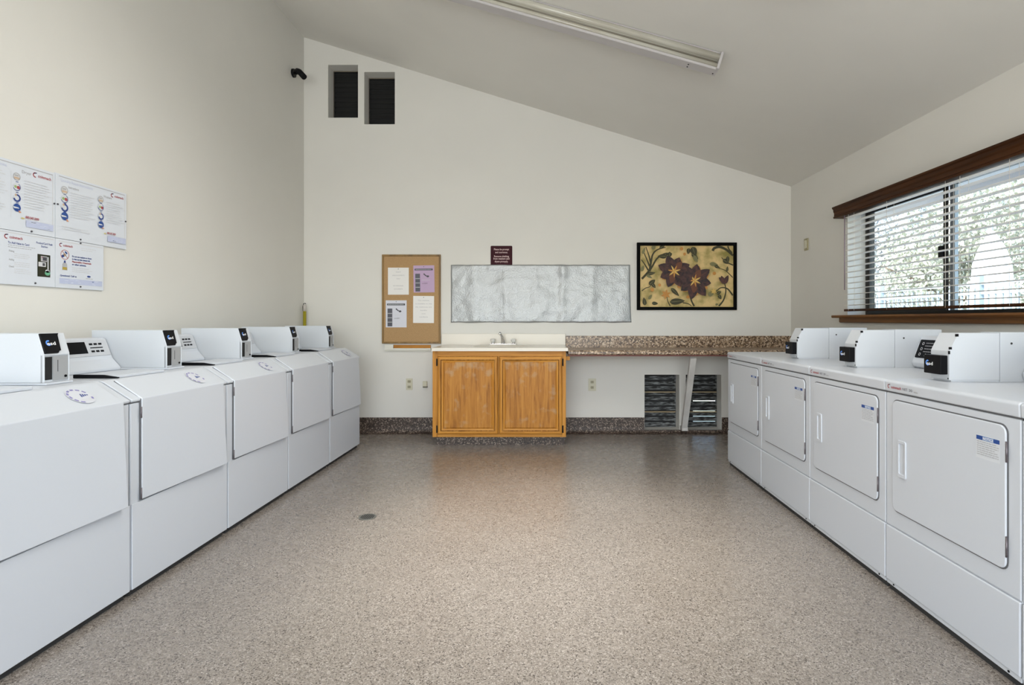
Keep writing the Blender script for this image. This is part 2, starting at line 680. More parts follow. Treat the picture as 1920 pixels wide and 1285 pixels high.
# ================================================================== SETTING
def wall_panel(name, axis, p, t, us, holes, zs_extra, umin, umax, topf, mat):
    """wall in the plane axis=p, thickness t outwards, with rectangular holes (u0,u1,z0,z1)"""
    U = sorted(set([umin, umax] + us + [h[0] for h in holes] + [h[1] for h in holes]))
    Z = sorted(set([-0.12] + zs_extra + [h[2] for h in holes] + [h[3] for h in holes]))
    mb = MB(mat)
    vid = {}

    def V(u, z, q):
        key = (round(u, 5), round(z, 5), q)
        if key not in vid:
            c = p + q * t
            vid[key] = len(mb.v)
            mb.v.append((u, c, z) if axis == 'y' else (c, u, z))
        return vid[key]

    def face(ids):
        mb.f.append(ids)
        mb.mi.append(mb._m(mat))
        mb.sm.append(False)

    def solid(i, j):
        if i < 0 or i >= len(U) - 1 or j < 0 or j >= len(Z):
            return False
        cu = (U[i] + U[i + 1]) / 2
        z0 = Z[j]
        if j == len(Z) - 1:
            return True
        cz = (z0 + Z[j + 1]) / 2
        return not any(h[0] < cu < h[1] and h[2] < cz < h[3] for h in holes)

    def ztop(j, u):
        return Z[j + 1] if j < len(Z) - 1 else topf(u)

    for i in range(len(U) - 1):
        for j in range(len(Z)):
            if not solid(i, j):
                continue
            a, b = U[i], U[i + 1]
            c = Z[j]
            da, db = ztop(j, a), ztop(j, b)
            for q in (0, 1):
                face([V(a, c, q), V(b, c, q), V(b, db, q), V(a, da, q)])
            if not solid(i - 1, j):
                face([V(a, c, 0), V(a, c, 1), V(a, da, 1), V(a, da, 0)])
            if not solid(i + 1, j):
                face([V(b, c, 0), V(b, c, 1), V(b, db, 1), V(b, db, 0)])
            if not solid(i, j - 1):
                face([V(a, c, 0), V(b, c, 0), V(b, c, 1), V(a, c, 1)])
            if not solid(i, j + 1):
                face([V(a, da, 0), V(b, db, 0), V(b, db, 1), V(a, da, 1)])
    return struct(mb.build(name))


VENTS_HI = [(-2.219, -1.909, 3.274, 3.823), (-1.844, -1.527, 3.206, 3.749)]
VENTS_LO = [(1.066, 1.427, 0.033, 0.604), (1.495, 1.863, 0.033, 0.604)]
WIN = (2.85, 4.66, 1.213, 2.115)
top = lambda x: zc(x) + 0.05
wall_panel('wall_back', 'y', YB, 0.17, [], VENTS_HI + VENTS_LO, [], XL, XR, top, M_WALL)
wall_panel('wall_left', 'x', XL, -0.17, [], [], [], YF, YB + 0.17, lambda y: zc(XL) + 0.05, M_WALL)
wall_panel('wall_right', 'x', XR, 0.17, [], [WIN, (-1.8, 0.0, 1.1, 2.0)], [], YF, YB + 0.17, lambda y: zc(XR) + 0.02, M_WALL)  # second opening cut for an added fill light
wall_panel('wall_front', 'y', YF, -0.17, [], [(-1.3, 1.7, -0.119, 2.38), (-2.35, -1.45, 0.58, 2.22), (-1.5, 0.9, 2.55, 2.89)], [], XL, XR, top, M_WALL)  # rear openings cut for the added fill lights

mb = MB(M_FLOOR)
mb.box(XL - 0.17, XR + 0.17, YF - 0.17, YB + 0.17, -0.12, 0)
struct(mb.build('floor'))
mb = MB(M_CEIL)
xa, xb = XL - 0.4, XR + 0.9
mb.prism([(xa, zc(xa)), (xb, zc(xb)), (xb, zc(xb) + 0.2), (xa, zc(xa) + 0.2)], 'y', YF - 0.4, YB + 0.6)
struct(mb.build('ceiling'))

# coved terrazzo base along the back wall
cove = [(YB, 0.161), (YB - 0.012, 0.161), (YB - 0.012, 0.062)]
for k in range(1, 7):
    a = R(90 * k / 6)
    cove.append((YB - 0.012 - 0.042 * (1 - cos(a)), 0.062 - 0.056 * sin(a)))
cove += [(YB - 0.075, 0.0005), (YB, 0.0005)]
low = [(YB, 0.033), (YB - 0.02, 0.033)] + cove[5:]
mb = MB(M_COVE)
mb.prism(cove, 'x', XL, 1.062, smooth=False)
mb.prism(low, 'x', 1.062, 1.867)
mb.prism(cove, 'x', 1.867, XR)
struct(mb.build('baseboard_back'))
mb = MB(M_COVE)
mb.box(XL, XL + 0.012, YF, YB - 0.08, 0.0005, 0.161)
struct(mb.build('baseboard_left'))
mb = MB(M_COVE)
mb.box(XR - 0.012, XR, YF, YB - 0.08, 0.0005, 0.161)
struct(mb.build('baseboard_right'))

# ------------------------------------------------------------------ window
fx0, fx1 = 2.735, 2.80
wy0, wy1, wz0, wz1 = WIN
win = struct(bpy.data.objects.new('window_1', None))
COL.objects.link(win)
win.location = (XR, (wy0 + wy1) / 2, wz0)


def wpart(mb, name, bevel=0):
    for i, v in enumerate(mb.v):
        mb.v[i] = (v[0] - win.location[0], v[1] - win.location[1], v[2] - win.location[2])
    return mb.build(name, win, bevel)


def frame_rect(mb, y0, y1, z0, z1, w, x0, x1, mat=None):
    mb.ring([(y0, z0), (y1, z0), (y1, z1), (y0, z1)], [(y0 + w, z0 + w), (y1 - w, z0 + w), (y1 - w, z1 - w), (y0 + w, z1 - w)], 'x', x0, x1, mat)


mb = MB(M_BRONZE)
frame_rect(mb, wy0 + 0.001, wy1 - 0.001, wz0 + 0.001, wz1 - 0.001, 0.026, fx0, fx1)
wpart(mb, 'window_frame', 0.002)
mb = MB(M_BRONZE)
frame_rect(mb, 3.735, wy1 - 0.027, wz0 + 0.027, wz1 - 0.027, 0.026, fx0 + 0.004, fx0 + 0.024)
wpart(mb, 'sliding_sash', 0.002)
mb = MB(M_ALU)
mb.box(fx0 + 0.03, fx0 + 0.055, 3.69, 3.734, wz0 + 0.027, wz1 - 0.027)
wpart(mb, 'meeting_stile', 0.002)
mb = MB(M_BLACK)
mb.box(fx0 - 0.012, fx0 + 0.004, 3.755, 3.79, 1.60, 1.68)
wpart(mb, 'latch', 0.003)
mb = MB(M_GLASS)
mb.box(fx0 + 0.012, fx0 + 0.015, 3.761, wy1 - 0.053, wz0 + 0.053, wz1 - 0.053)
wpart(mb, 'pane')
mb = MB(M_GLASS)
mb.box(fx0 + 0.045, fx0 + 0.048, wy0 + 0.027, 3.69, wz0 + 0.027, wz1 - 0.027)
wpart(mb, 'pane')
mb = MB(M_SILLW)
mb.prism([(2.492, 1.213 - 0.022), (2.486, 1.213 - 0.012), (2.49, 1.213), (fx0, 1.213), (fx0, 1.2), (2.586, 1.191)], 'y', wy0 - 0.06, wy1 + 0.075)
mb.prism([(2.5405, 1.191), (2.5405, 1.156), (2.55, 1.150), (2.586, 1.150), (2.586, 1.191)], 'y', wy0 - 0.05, wy1 + 0.05)
wpart(mb, 'window_sill')

# ------------------------------------------------------------------ blind
bl = thing('window_blind', 'white horizontal slat blind with brown wooden valance over the window', 'blind', (2.53, 3.71, 2.03))


def bpart(mb, name, bevel=0):
    l = bl.location
    mb.v = [(v[0] - l[0], v[1] - l[1], v[2] - l[2]) for v in mb.v]
    return mb.build(name, bl, bevel)


mb = MB(M_BROWN)
vz0, vz1 = 2.036, 2.132
prof = [(2.586, vz0), (2.488, vz0), (2.484, vz0 + 0.012), (2.492, vz0 + 0.02), (2.492, vz0 + 0.045), (2.486, vz0 + 0.055),
        (2.484, vz0 + 0.075), (2.474, vz0 + 0.085), (2.474, vz1), (2.586, vz1)]
mb.prism(prof, 'y', 2.70, 4.70)
bpart(mb, 'valance')
mb = MB(M_SLAT)
s0, s1 = 2.78, 4.572
nsl = 17
zs = [1.296 + i * 0.0452 for i in range(nsl)]
for z in zs:
    t = R(1)
    c, sn = cos(t) * 0.0245, sin(t) * 0.0245
    mb.prism([(2.53 - c, z + sn), (2.53, z + 0.0022), (2.53 + c, z - sn), (2.53 + c, z - sn - 0.0026), (2.53, z - 0.0006), (2.53 - c, z + sn - 0.0026)], 'y', s0, s1)
bpart(mb, 'slats')
mb = MB(M_BROWN)
mb.box(2.505, 2.555, s0, s1, 1.244, 1.262)
bpart(mb, 'bottom_rail', 0.003)
for y in (2.95, 3.30, 3.42, 4.0, 4.42, 4.50):
    for x in (2.504, 2.556):
        mb = MB(M_SLAT)
        mb.tube([(x, y, 1.25), (x, y, 2.04)], 0.0011, 6)
        bpart(mb, 'ladder_cord')
mb = MB(pbr('wand_plastic', (0.22, 0.16, 0.20), 0.3))
mb.tube([(2.497, 4.545, 2.04), (2.497, 4.545, 1.42)], 0.004, 8)
bpart(mb, 'tilt_wand')

# ================================================================== OUTSIDE
M_GRASS = pbr('lawn', (0.26, 0.29, 0.20), 0.9)
vary(M_GRASS, (0.24, 0.27, 0.19), (0.36, 0.37, 0.28), scale=2.5, detail=6)
mb = MB(M_GRASS)
mb.box(-30, 45, -25, 50, -0.5, -0.16)
struct(mb.build('ground'))
mb = MB(pbr('soffit_paint', (0.80, 0.75, 0.74), 0.6))
mb.box(2.765, 3.55, YF, 6.6, 2.30, 2.33)
mb.box(3.55, 3.59, YF, 6.6, 2.24, 2.40)
struct(mb.build('trim_1'))

mb = MB(pbr('bounce_concrete', (0.62, 0.60, 0.58), 0.8))
mb.box(2.76, 6.2, -6, 14, -0.16, -0.12)
struct(mb.build('patio'))  # pale slab added out of view, bouncing light onto soffit and window reveal

M_FENCE = pbr('fence_paint', (0.30, 0.36, 0.40), 0.5)
fn = thing('picket_fence', 'pale metal railing fence beyond the window', 'fence', (6.4, 8.0, -0.16))
mb = MB(M_FENCE)
for i in range(72):
    y = -4.6 + i * 0.125
    mb.box(-0.011, 0.011, y - 0.011, y + 0.011, 0.08, 1.80)
mb.build('pickets', fn)
mb = MB(M_FENCE)
for z in (0.12, 1.72, 1.86):
    mb.box(-0.018, 0.018, -4.7, 4.7, z - 0.018, z + 0.018)
mb.build('rail', fn)
for y in (-4.65, -2.3, 0.05, 2.4, 4.65):
    mb = MB(M_FENCE)
    mb.box(-0.035, 0.035, y - 0.035, y + 0.035, 0, 1.98)
    mb.build('post', fn)

# closed white patio umbrella
um = thing('patio_umbrella', 'closed white patio umbrella standing outside the window', 'umbrella', (7.35, 9.0, -0.16))
M_CANVAS = pbr('white_canvas', (0.88, 0.88, 0.87), 0.7)
mb = MB(M_CANVAS)
prof = [(2.80, 0.012), (2.70, 0.07), (2.50, 0.16), (2.25, 0.225), (1.9, 0.25), (1.4, 0.26), (0.95, 0.27)]
v, f = [], []
n = 48
for z, r in prof:
    for k in range(n):
        a = 2 * pi * k / n
        rr = r * (1 + 0.14 * cos(8 * a))
        v.append((rr * cos(a), rr * sin(a), z))
for i in range(len(prof) - 1):
    for k in range(n):
        f.append((i * n + k, i * n + (k + 1) % n, (i + 1) * n + (k + 1) % n, (i + 1) * n + k))
f.append(list(range(n)))
mb.add(v, f, None, True)
mb.build('canopy', um)
mb = MB(M_ALU)
mb.tube([(0, 0, 0.05), (0, 0, 2.9)], 0.02, 10)
mb.build('pole', um)
mb = MB(pbr('umbrella_base_stone', (0.3, 0.3, 0.3), 0.8))
mb.tube([(0, 0, 0), (0, 0, 0.05), (0, 0, 0.09)], [0.26, 0.26, 0.06], 24)
mb.build('base', um)


def leaf_mat(name, c1, c2):
    m = pbr(name, c1, 0.6)
    vary(m, c1, c2, scale=1.7, detail=5)
    return m


LEAVES = [leaf_mat('leaf_pale', (0.36, 0.37, 0.29), (0.62, 0.61, 0.51)),
          leaf_mat('leaf_olive', (0.26, 0.28, 0.22), (0.48, 0.48, 0.40)),
          leaf_mat('leaf_grey_green', (0.21, 0.23, 0.23), (0.46, 0.46, 0.48))]
M_BARK = pbr('bark', (0.16, 0.12, 0.09), 0.9)


def tree(x, y, h, rad, kind, label, seed, n=5200, trunk=0.9):
    rn = random.Random(seed)
    t = thing('tree', label, 'tree', (x, y, -0.16), 0, 'trees outside the window')
    mb = MB(M_BARK)
    mb.tube([(0, 0, 0), (0.05, 0.02, trunk), (0.0, 0.1, h * 0.6)], [0.16, 0.12, 0.05], 10)
    for k in range(6):
        a = rn.uniform(0, 2 * pi)
        z = rn.uniform(trunk * 0.8, h * 0.6)
        mb.tube([(0, 0.05, z), (cos(a) * rad * 0.4, sin(a) * rad * 0.4, z + 0.5), (cos(a) * rad * 0.75, sin(a) * rad * 0.75, z + 0.8)], [0.05, 0.03, 0.012], 6)
    mb.build('trunk', t)
    mb = MB(LEAVES[kind])
    blobs = []
    for k in range(16):
        a, b = rn.uniform(0, 2 * pi), rn.uniform(-0.9, 1)
        q = rad * 0.62 * rn.uniform(0.4, 1)
        blobs.append((cos(a) * q, sin(a) * q, h * 0.55 + b * h * 0.33, rad * rn.uniform(0.32, 0.55)))
    for k in range(int(n * 1.9)):
        bx, by, bz, br = rn.choice(blobs)
        d = Vector((rn.gauss(0, 1), rn.gauss(0, 1), rn.gauss(0, 1))).normalized() * br * rn.uniform(0.6, 1.05)
        c = Vector((bx, by, max(bz, 0.9))) + d
        if c.z < 0.15:
            c.z = 0.15 + rn.random() * 0.3
        s_ = rn.uniform(0.032, 0.075)
        a = Vector((rn.gauss(0, 1), rn.gauss(0, 1), rn.gauss(0, 1))).normalized()
        u = a.orthogonal().normalized()
        w = a.cross(u)
        mb.add([c - u * s_, c + w * s_ * 0.5, c + u * s_, c - w * s_ * 0.5], [(0, 1, 2, 3)])
    mb.build('foliage', t, fixn=False)


tree(8.8, 11.8, 4.8, 2.0, 0, 'tall pale green tree behind the fence, right of the window mullion', 1, 7500)
tree(9.8, 16.4, 5.6, 1.9, 2, 'greyish tree behind the fence, in the left pane of the window', 2, 6500)
tree(9.4, 7.6, 4.2, 1.7, 0, 'pale bushy tree at the right edge of the window view', 3, 5500)
tree(15.2, 13.8, 7.6, 3.0, 1, 'larger olive green tree farthest beyond the fence', 4, 8000)
tree(8.3, 20.8, 5.0, 1.9, 0, 'low leafy tree by the far left end of the fence', 5, 5000)
tree(15.0, 21.5, 7.8, 2.9, 2, 'tall grey green tree deep behind the left pane', 6, 7000)


# ================================================================== WASHERS
WW = 0.684


def esd(dr, x, y, h):
    """reader emblem: blue disc swoosh with white letters"""
    dr.arc(x + h * 0.42, y + h * 0.45, h * 0.62, h * 0.30, M_LBLUE, 60, 330, 18)
    dr.up()
    dr.text(x, y, 'esd', h, M_TXT, 'LEFT', bold=h * 0.02, width=h * 2.0)


def make_washer(label):
    t = thing('washing_machine', label, 'washing machine', (0, 0, 0), 0, 'front-loading washers along the left wall')
    mb = MB(M_WHITE)
    mb.box(0.001, WW, 0.006, 0.67, 0.028, 0.818)
    mb.box(0.003, WW - 0.002, 0.010, 0.665, 0.817, 0.825, M_GAPSHADE)  # dark band painting the seam shade under the top cover
    mb.build('cabinet', t, 0.004)
    mb = MB(M_DARK)
    mb.box(0.01, WW - 0.01, 0.022, 0.66, 0.0, 0.03)
    mb.build('base', t)
    mb = MB(M_WHITE)
    mb.box(0.003, WW - 0.002, 0.0, 0.0065, 0.03, 0.392)
    mb.build('lower_panel', t, 0.002)
    mb = MB(M_WHITE)
    mb.prism([(0.002, 0.8235), (-0.001, 0.834), (0.118, 0.908), (0.136, 0.915), (0.67, 0.915), (0.67, 0.8235)], 'x', 0.001, WW)
    mb.build('top_cover', t, 0.004, 3)
    # dark plate painting the gap shade round the door, then the folded door itself
    dth = math.atan2(0.074, 0.119)
    nx, nz = -sin(dth), cos(dth)

    def door_prof(off, zb, back=0.0):
        return [(0.006 + back, zb), (-off, zb), (-off, 0.832 + off * 0.4), (0.118 + nx * off, 0.908 + nz * off), (0.118, 0.904), (0.006, 0.832)]
    mb = MB(M_GAPSHADE)
    mb.prism(door_prof(0.0022, 0.396), 'x', 0.0488, 0.634)
    mb.build('door_gap_shade', t)
    mb = MB(M_WHITE)
    off = 0.0075
    stations = [0.051 + (0.640 - 0.051) * k / 14 for k in range(15)]
    zf = [0.400, 0.47, 0.54, 0.61, 0.68, 0.75, 0.79, 0.832 + off * 0.4]
    rows = []
    for x in stations:
        q_ = (x - 0.051) / 0.589
        ring_ = [(0.006, 0.400)]
        for z in zf:
            ring_.append((-off - 0.020 * q_ * max(0.0, (0.832 - z) / 0.432), z))
        ring_ += [(0.118 + nx * off, 0.908 + nz * off), (0.118, 0.904), (0.006, 0.832)]
        rows.append([(x, a_, b_) for a_, b_ in ring_])
    m_ = len(rows[0])
    vv = [p_ for r_ in rows for p_ in r_]
    ff = [list(range(m_)), [(len(rows) - 1) * m_ + k for k in range(m_ - 1, -1, -1)]]
    for a_ in range(len(rows) - 1):
        for k in range(m_):
            ff.append([a_ * m_ + k, (a_ + 1) * m_ + k, (a_ + 1) * m_ + (k + 1) % m_, a_ * m_ + (k + 1) % m_])
    mb.add(vv, ff)
    door = mb.build('door', t, 0.003)
    for z in (0.775, 0.425):
        mb = MB(M_HINGE)
        mb.tube([(0.0475, -0.005, z - 0.024), (0.0475, -0.005, z + 0.024)], 0.0032, 8)
        h = mb.build('hinge', door)
        h['label'] = 'dark metal hinge'
    # round sticker on the sloping top of the door
    cy, cz_ = 0.060, 0.832 + 0.060 * 0.074 / 0.119
    dr = Draw(plane((0.50, cy + nx * 0.0105, cz_ + nz * 0.0105), (1, 0, 0), (0, cos(dth), sin(dth))))
    M_ST = pbr('sticker_white', (0.61, 0.62, 0.66), 0.45)
    dr.disc(0, 0, 0.05, M_ST)
    dr.up()
    for k in range(11):
        a = 20 + k * 30
        if k in (8, 9):
            continue
        dr.arc(0, 0, 0.046, 0.008, pbr('print_violet', (0.22, 0.20, 0.42), 0.5), a, a + 20, 4)
    for k in range(4):
        dr.stroke([(0.002 + k * 0.009, -0.008 + k * 0.002), (0.010 + k * 0.008, 0.012 - k * 0.003)], 0.0055, M_NAVY)
    dr.lines(-0.015, 0.03, -0.022, 2, 0.008, 0.003, M_MIDGREY, 3)
    dr.build('sticker', t)
    # soap dispenser lid with black grip edge
    mb = MB(M_WHITE)
    mb.prism([(0.145, 0.9155), (0.145, 0.928), (0.30, 0.931), (0.345, 0.925), (0.345, 0.9155)], 'x', 0.104, 0.40)
    dsp = mb.build('dispenser_lid', t, 0.003)
    mb = MB(M_BLACK)
    mb.prism([(0.135, 0.9165), (0.135, 0.921), (0.20, 0.931), (0.335, 0.932), (0.335, 0.9165)], 'x', 0.094, 0.1035)
    mb.build('grip', dsp)
    # console
    mb = MB(M_WHITE)
    mb.prism([(0.465, 0.9155), (0.465, 0.930), (0.505, 0.975), (0.512, 0.990), (0.545, 1.076), (0.56, 1.082), (0.618, 1.082), (0.618, 0.9155)], 'x', 0.012, 0.527)
    con = mb.build('console', t, 0.004)
    a0, b0 = (0.512, 0.990), (0.545, 1.076)
    L_ = math.hypot(b0[0] - a0[0], b0[1] - a0[1])
    ux, uz = (b0[0] - a0[0]) / L_, (b0[1] - a0[1]) / L_
    nnx, nnz = -uz, ux
    P = plane((0, a0[0] + nnx * 0.001, a0[1] + nnz * 0.001), (1, 0, 0), (0, ux, uz))
    mb = MB(M_CONSOLE)
    o = mb.box(0.018, 0.521, 0.003, L_ - 0.003, -0.002, 0.002)
    mb.xf(o, lambda x, y, z: P @ Vector((x, y, z)))
    pan = mb.build('control_panel', t)
    pan['label'] = 'grey control panel'
    mb = MB(M_GLOSSBLK)
    o = mb.box(0.20, 0.385, 0.018, 0.078, 0.0, 0.0035)
    mb.xf(o, lambda x, y, z: P @ Vector((x, y, z)))
    mb.build('display', pan)
    mb = MB(M_BLACK)
    for r_ in (0.026, 0.064):
        for k in range(3):
            x = 0.408 + k * 0.028
            o = mb.box(x, x + 0.017, r_ - 0.004, r_ + 0.005, 0, 0.005)
            mb.xf(o, lambda x, y, z: P @ Vector((x, y, z)))
    o = mb.box(0.408, 0.484, 0.043, 0.048, 0, 0.003)
    mb.xf(o, lambda x, y, z: P @ Vector((x, y, z)))
    mb.build('buttons', pan)
    # coin box with card reader
    c0, c1 = 0.530, 0.645
    mb = MB(M_WHITE)
    mb.box(c0 - 0.004, c1 + 0.004, 0.212, 0.62, 0.9155, 0.9245)
    mb.build('coin_box_plinth', t, 0.003)
    mb = MB(M_WHITE2)
    mb.prism([(0.230, 0.925), (0.230, 1.028), (0.225, 1.032), (0.225, 1.037), (0.250, 1.120), (0.622, 1.120), (0.622, 0.925)], 'x', c0, c1)
    # side cheeks of the recess
    mb.box(c0, c0 + 0.004, 0.225, 0.24, 0.925, 1.034)
    mb.box(c1 - 0.004, c1, 0.225, 0.24, 0.925, 1.034)
    cb = mb.build('coin_box', t, 0.0015)
    mb = MB(M_VOID)
    mb.box(c0 + 0.005, c0 + 0.038, 0.2275, 0.2305, 0.935, 1.026)
    mb.build('slot', cb)
    mb = MB(M_STEEL)
    mb.box(c0 + 0.042, c1 - 0.005, 0.2272, 0.2305, 0.930, 1.027)
    mb.box(c0 + 0.062, c0 + 0.064, 0.2265, 0.2285, 0.965, 1.012, M_DARK)
    mb.build('coin_door', cb)
    mb = MB(M_BLACK)
    mb.tube([(c1 - 0.018, 0.2275, 0.944), (c1 - 0.018, 0.2235, 0.944)], 0.005, 12)
    mb.build('lock', cb)
    L2 = math.hypot(0.025, 0.083)
    P2 = plane((c0, 0.225, 1.037), (1, 0, 0), (0, 0.025 / L2, 0.083 / L2))
    mb = MB(M_BLACK)
    o = mb.prism([(0.0015, 0.002), (0.060, 0.002), (0.066, 0.010), (0.074, 0.012), (0.078, L2 - 0.010), (0.084, L2 - 0.002), (0.0015, L2 - 0.002)], 'z', -0.001, 0.006)
    mb.xf(o, lambda x, y, z: P2 @ Vector((x, y, z)))
    rd = mb.build('card_reader', cb, 0.001)
    dr = Draw(P2 @ Matrix.Translation((0, 0, 0.0066)))
    esd(dr, 0.018, 0.036, 0.019)
    dr.build('emblem', cb)
    return t


ROWX0, ROWY0 = -1.733, 2.328     # front corner of machine 1's far end
ANG = math.atan2(0.051, 2.767)   # the row is set very slightly askew
ra = R(90) - ANG


def wpos(i):
    """near front corner of machine i (0 = nearest)"""
    s_ = (i - 1) * 0.692
    return (ROWX0 + sin(ANG) * s_, ROWY0 + cos(ANG) * s_, 0)


W_LABELS = ['white front-loading washer nearest the camera in the left row',
            'white front-loading washer second from the camera, below the right-hand poster',
            'white front-loading washer in the middle of the left row',
            'white front-loading washer second from the back wall, without round sticker',
            'white front-loading washer at the back end of the left row']
w0 = make_washer(W_LABELS[0])
p = wpos(0)
w0.location = p
w0.rotation_euler = (0, 0, R(90) + ANG * -1)
for i in range(1, 5):
    dup(w0, wpos(i), None, W_LABELS[i], skip=('sticker',) if i == 3 else ())


# ================================================================== DRYERS
def make_dryer(label, with_box=True):
    t = thing('tumble_dryer', label, 'dryer', (0, 0, 0), 0, 'tumble dryers along the right side')
    mb = MB(M_WHITE)
    mb.box(0.001, WW - 0.002, 0.006, 0.70, 0.026, 0.855)
    mb.box(0.003, WW - 0.004, 0.004, 0.69, 0.854, 0.866, M_GAPSHADE)  # dark band coloured as the shaded seam below the cover
    mb.build('cabinet', t, 0.003)
    mb = MB(M_DARK)
    mb.box(0.008, WW - 0.008, 0.012, 0.69, 0.0, 0.028)
    mb.build('base', t)
    mb = MB(M_WHITE)
    mb.box(0.002, WW - 0.003, 0.0, 0.008, 0.284, 0.8575)
    mb.build('front_panel', t, 0.004, 3)
    mb = MB(M_WHITE)
    mb.box(0.002, WW - 0.003, -0.003, 0.008, 0.042, 0.280)
    lp = mb.build('lower_panel', t, 0.005, 3)
    mb = MB(M_WHITE2)
    mb.box(0.004, WW - 0.003, 0.002, 0.012, 0.026, 0.041)
    lip = mb.build('base_lip', t)
    mb = MB(M_BLACK)
    for x in (0.05, WW - 0.05):
        mb.tube([(x, 0.003, 0.034), (x, 0.0, 0.034)], 0.004, 8)
    mb.build('screws', lip)
    mb = MB(M_WHITE)
    mb.prism([(-0.005, 0.8645), (-0.007, 0.906), (0.003, 0.914), (0.70, 0.914), (0.70, 0.8645)], 'x', 0.0005, WW - 0.0005)
    mb.build('top_cover', t, 0.005, 3)
    dr = Draw(plane((0, -0.0073, 0), (1, 0, 0), (0, 0, 1)))
    dr.arc(0.031, 0.887, 0.009, 0.004, M_RED, 70, 290, 14)
    dr.stroke([(0.026, 0.892), (0.040, 0.896)], 0.003, M_INK)
    dr.text(0.045, 0.8795, 'coinmach', 0.0165, M_RED, bold=0.0004, width=0.066)
    dr.text(0.120, 0.8795, 'NET', 0.015, M_INK, width=0.030)
    dr.text(0.160, 0.8795, '30', 0.015, M_INK, width=0.020)
    dr.lines(0.188, 0.215, 0.889, 1, 0.01, 0.003, M_MIDGREY, 2)
    dr.rect(0.190, 0.214, 0.878, 0.882, M_GREY)
    dr.lines(0.120, 0.20, 0.8745, 1, 0.01, 0.002, M_MIDGREY, 5)
    dr.build('lettering', t)
    # door
    mb = MB(M_GAPSHADE)  # dark plate coloured as the shaded door gap
    mb.prism(rrect(0.0495, 0.6365, 0.3555, 0.8345, 0.030), 'y', 0.001, -0.002)
    mb.build('door_gap_shade', t)
    mb = MB(M_WHITE)
    mb.prism(rrect(0.053, 0.632, 0.360, 0.830, 0.027), 'y', 0.0, -0.0075)
    door = mb.build('door', t, 0.004, 3)
    for z in (0.745, 0.437):
        mb = MB(M_HINGE)
        mb.box(0.632, 0.636, -0.008, 0.0, z - 0.034, z + 0.034)
        mb.tube([(0.635, -0.0065, z - 0.032), (0.635, -0.0065, z + 0.032)], 0.003, 8)
        h = mb.build('hinge', door)
        h['label'] = 'dark metal hinge'
    mb = MB(M_WHITE)
    mb.ring(rrect(0.094, 0.146, 0.512, 0.668, 0.008), rrect(0.104, 0.139, 0.528, 0.655, 0.006), 'y', -0.007, -0.0125)
    mb.prism([(0.118, -0.007), (0.1395, -0.007), (0.1395, -0.011)], 'z', 0.528, 0.655)
    mb.build('handle', door, 0.002)
    dr = Draw(plane((0, -0.0079, 0), (1, 0, 0), (0, 0, 1)))
    M_LB = pbr('notice_white', (0.64, 0.66, 0.69), 0.45)
    dr.rect(0.511, 0.612, 0.700, 0.780, M_LB)
    dr.up()
    dr.rect(0.513, 0.540, 0.763, 0.777, M_BLUE)
    dr.rect(0.586, 0.610, 0.763, 0.777, M_BLUE)
    dr.rect(0.540, 0.586, 0.763, 0.777, pbr('notice_blue_soft', (0.16, 0.26, 0.48), 0.45))
    dr.up()
    dr.text(0.5630, 0.7655, 'NOTICE', 0.0125, M_TXT, 'CENTER', bold=0.0003, width=0.043)
    dr.lines(0.516, 0.610, 0.758, 7, 0.0072, 0.0026, M_GREY, 9)
    dr.build('notice_label', door)
    # console
    mb = MB(M_WHITE)
    mb.prism([(0.515, 0.914), (0.496, 0.925), (0.490, 0.945), (0.496, 0.962), (0.540, 1.078), (0.555, 1.086), (0.655, 1.086), (0.655, 0.914)], 'x', 0.121, 0.682)
    con = mb.build('console', t, 0.004)
    a0, b0 = (0.496, 0.962), (0.540, 1.078)
    L_ = math.hypot(b0[0] - a0[0], b0[1] - a0[1])
    ux, uz = (b0[0] - a0[0]) / L_, (b0[1] - a0[1]) / L_
    P = plane((0, a0[0] - uz * 0.0005, a0[1] + ux * 0.0005), (1, 0, 0), (0, ux, uz))
    mb = MB(M_GLOSSBLK)
    o = mb.prism(rrect(0.135, 0.36, 0.010, L_ - 0.012, 0.006), 'z', -0.002, 0.003)
    mb.xf(o, lambda x, y, z: P @ Vector((x, y, z)))
    mb.build('display', con)
    dr = Draw(P @ Matrix.Translation((0, 0, 0.0034)))
    for k in range(3):
        dr.arc(0.165, 0.030 + k * 0.03, 0.008, 0.0025, M_MIDGREY, 0, 360, 12)
    dr.lines(0.185, 0.27, 0.095, 4, 0.016, 0.003, M_GREY, 4)
    dr.disc(0.21, 0.026, 0.008, M_TXT)
    dr.build('display_print', con)
    if with_box:
        c0, c1 = 0.010, 0.118
        mb = MB(M_WHITE2)
        mb.prism([(0.190, 0.922), (0.190, 1.043), (0.228, 1.118), (0.40, 1.118), (0.40, 0.922)], 'x', c0, c1)
        mb.prism([(0.200, 0.9142), (0.198, 0.923), (0.40, 0.923), (0.40, 0.9142)], 'x', c0 + 0.003, c1 - 0.003)
        for q, (y0_, z0_, y1_, z1_) in enumerate(((0.1905, 1.030, 0.1905, 1.044), (0.193, 1.050, 0.198, 1.060), (0.220, 1.104, 0.226, 1.115))):
            o = mb.box(c1 - 0.004, c1 + 0.0012, min(y0_, y1_) - 0.003, max(y0_, y1_) + 0.003, z0_, z1_, M_BLACK)
        mb.tube([(c1 - 0.0055, 0.1895, 0.928), (c1 - 0.0055, 0.1885, 0.928)], 0.0035, 8, M_BLACK)
        cb = mb.build('coin_box', t, 0.001)
        mb = MB(M_WHITE2)
        mb.box(c0 + 0.002, c1 + 0.0005, 0.402, 0.655, 0.9142, 1.121)
        mb.tube([(c1, 0.45, 1.075), (c1 + 0.0012, 0.45, 1.075)], 0.005, 10, M_DARK)
        mb.build('rear_housing', t, 0.001)
        mb = MB(M_BLACK)
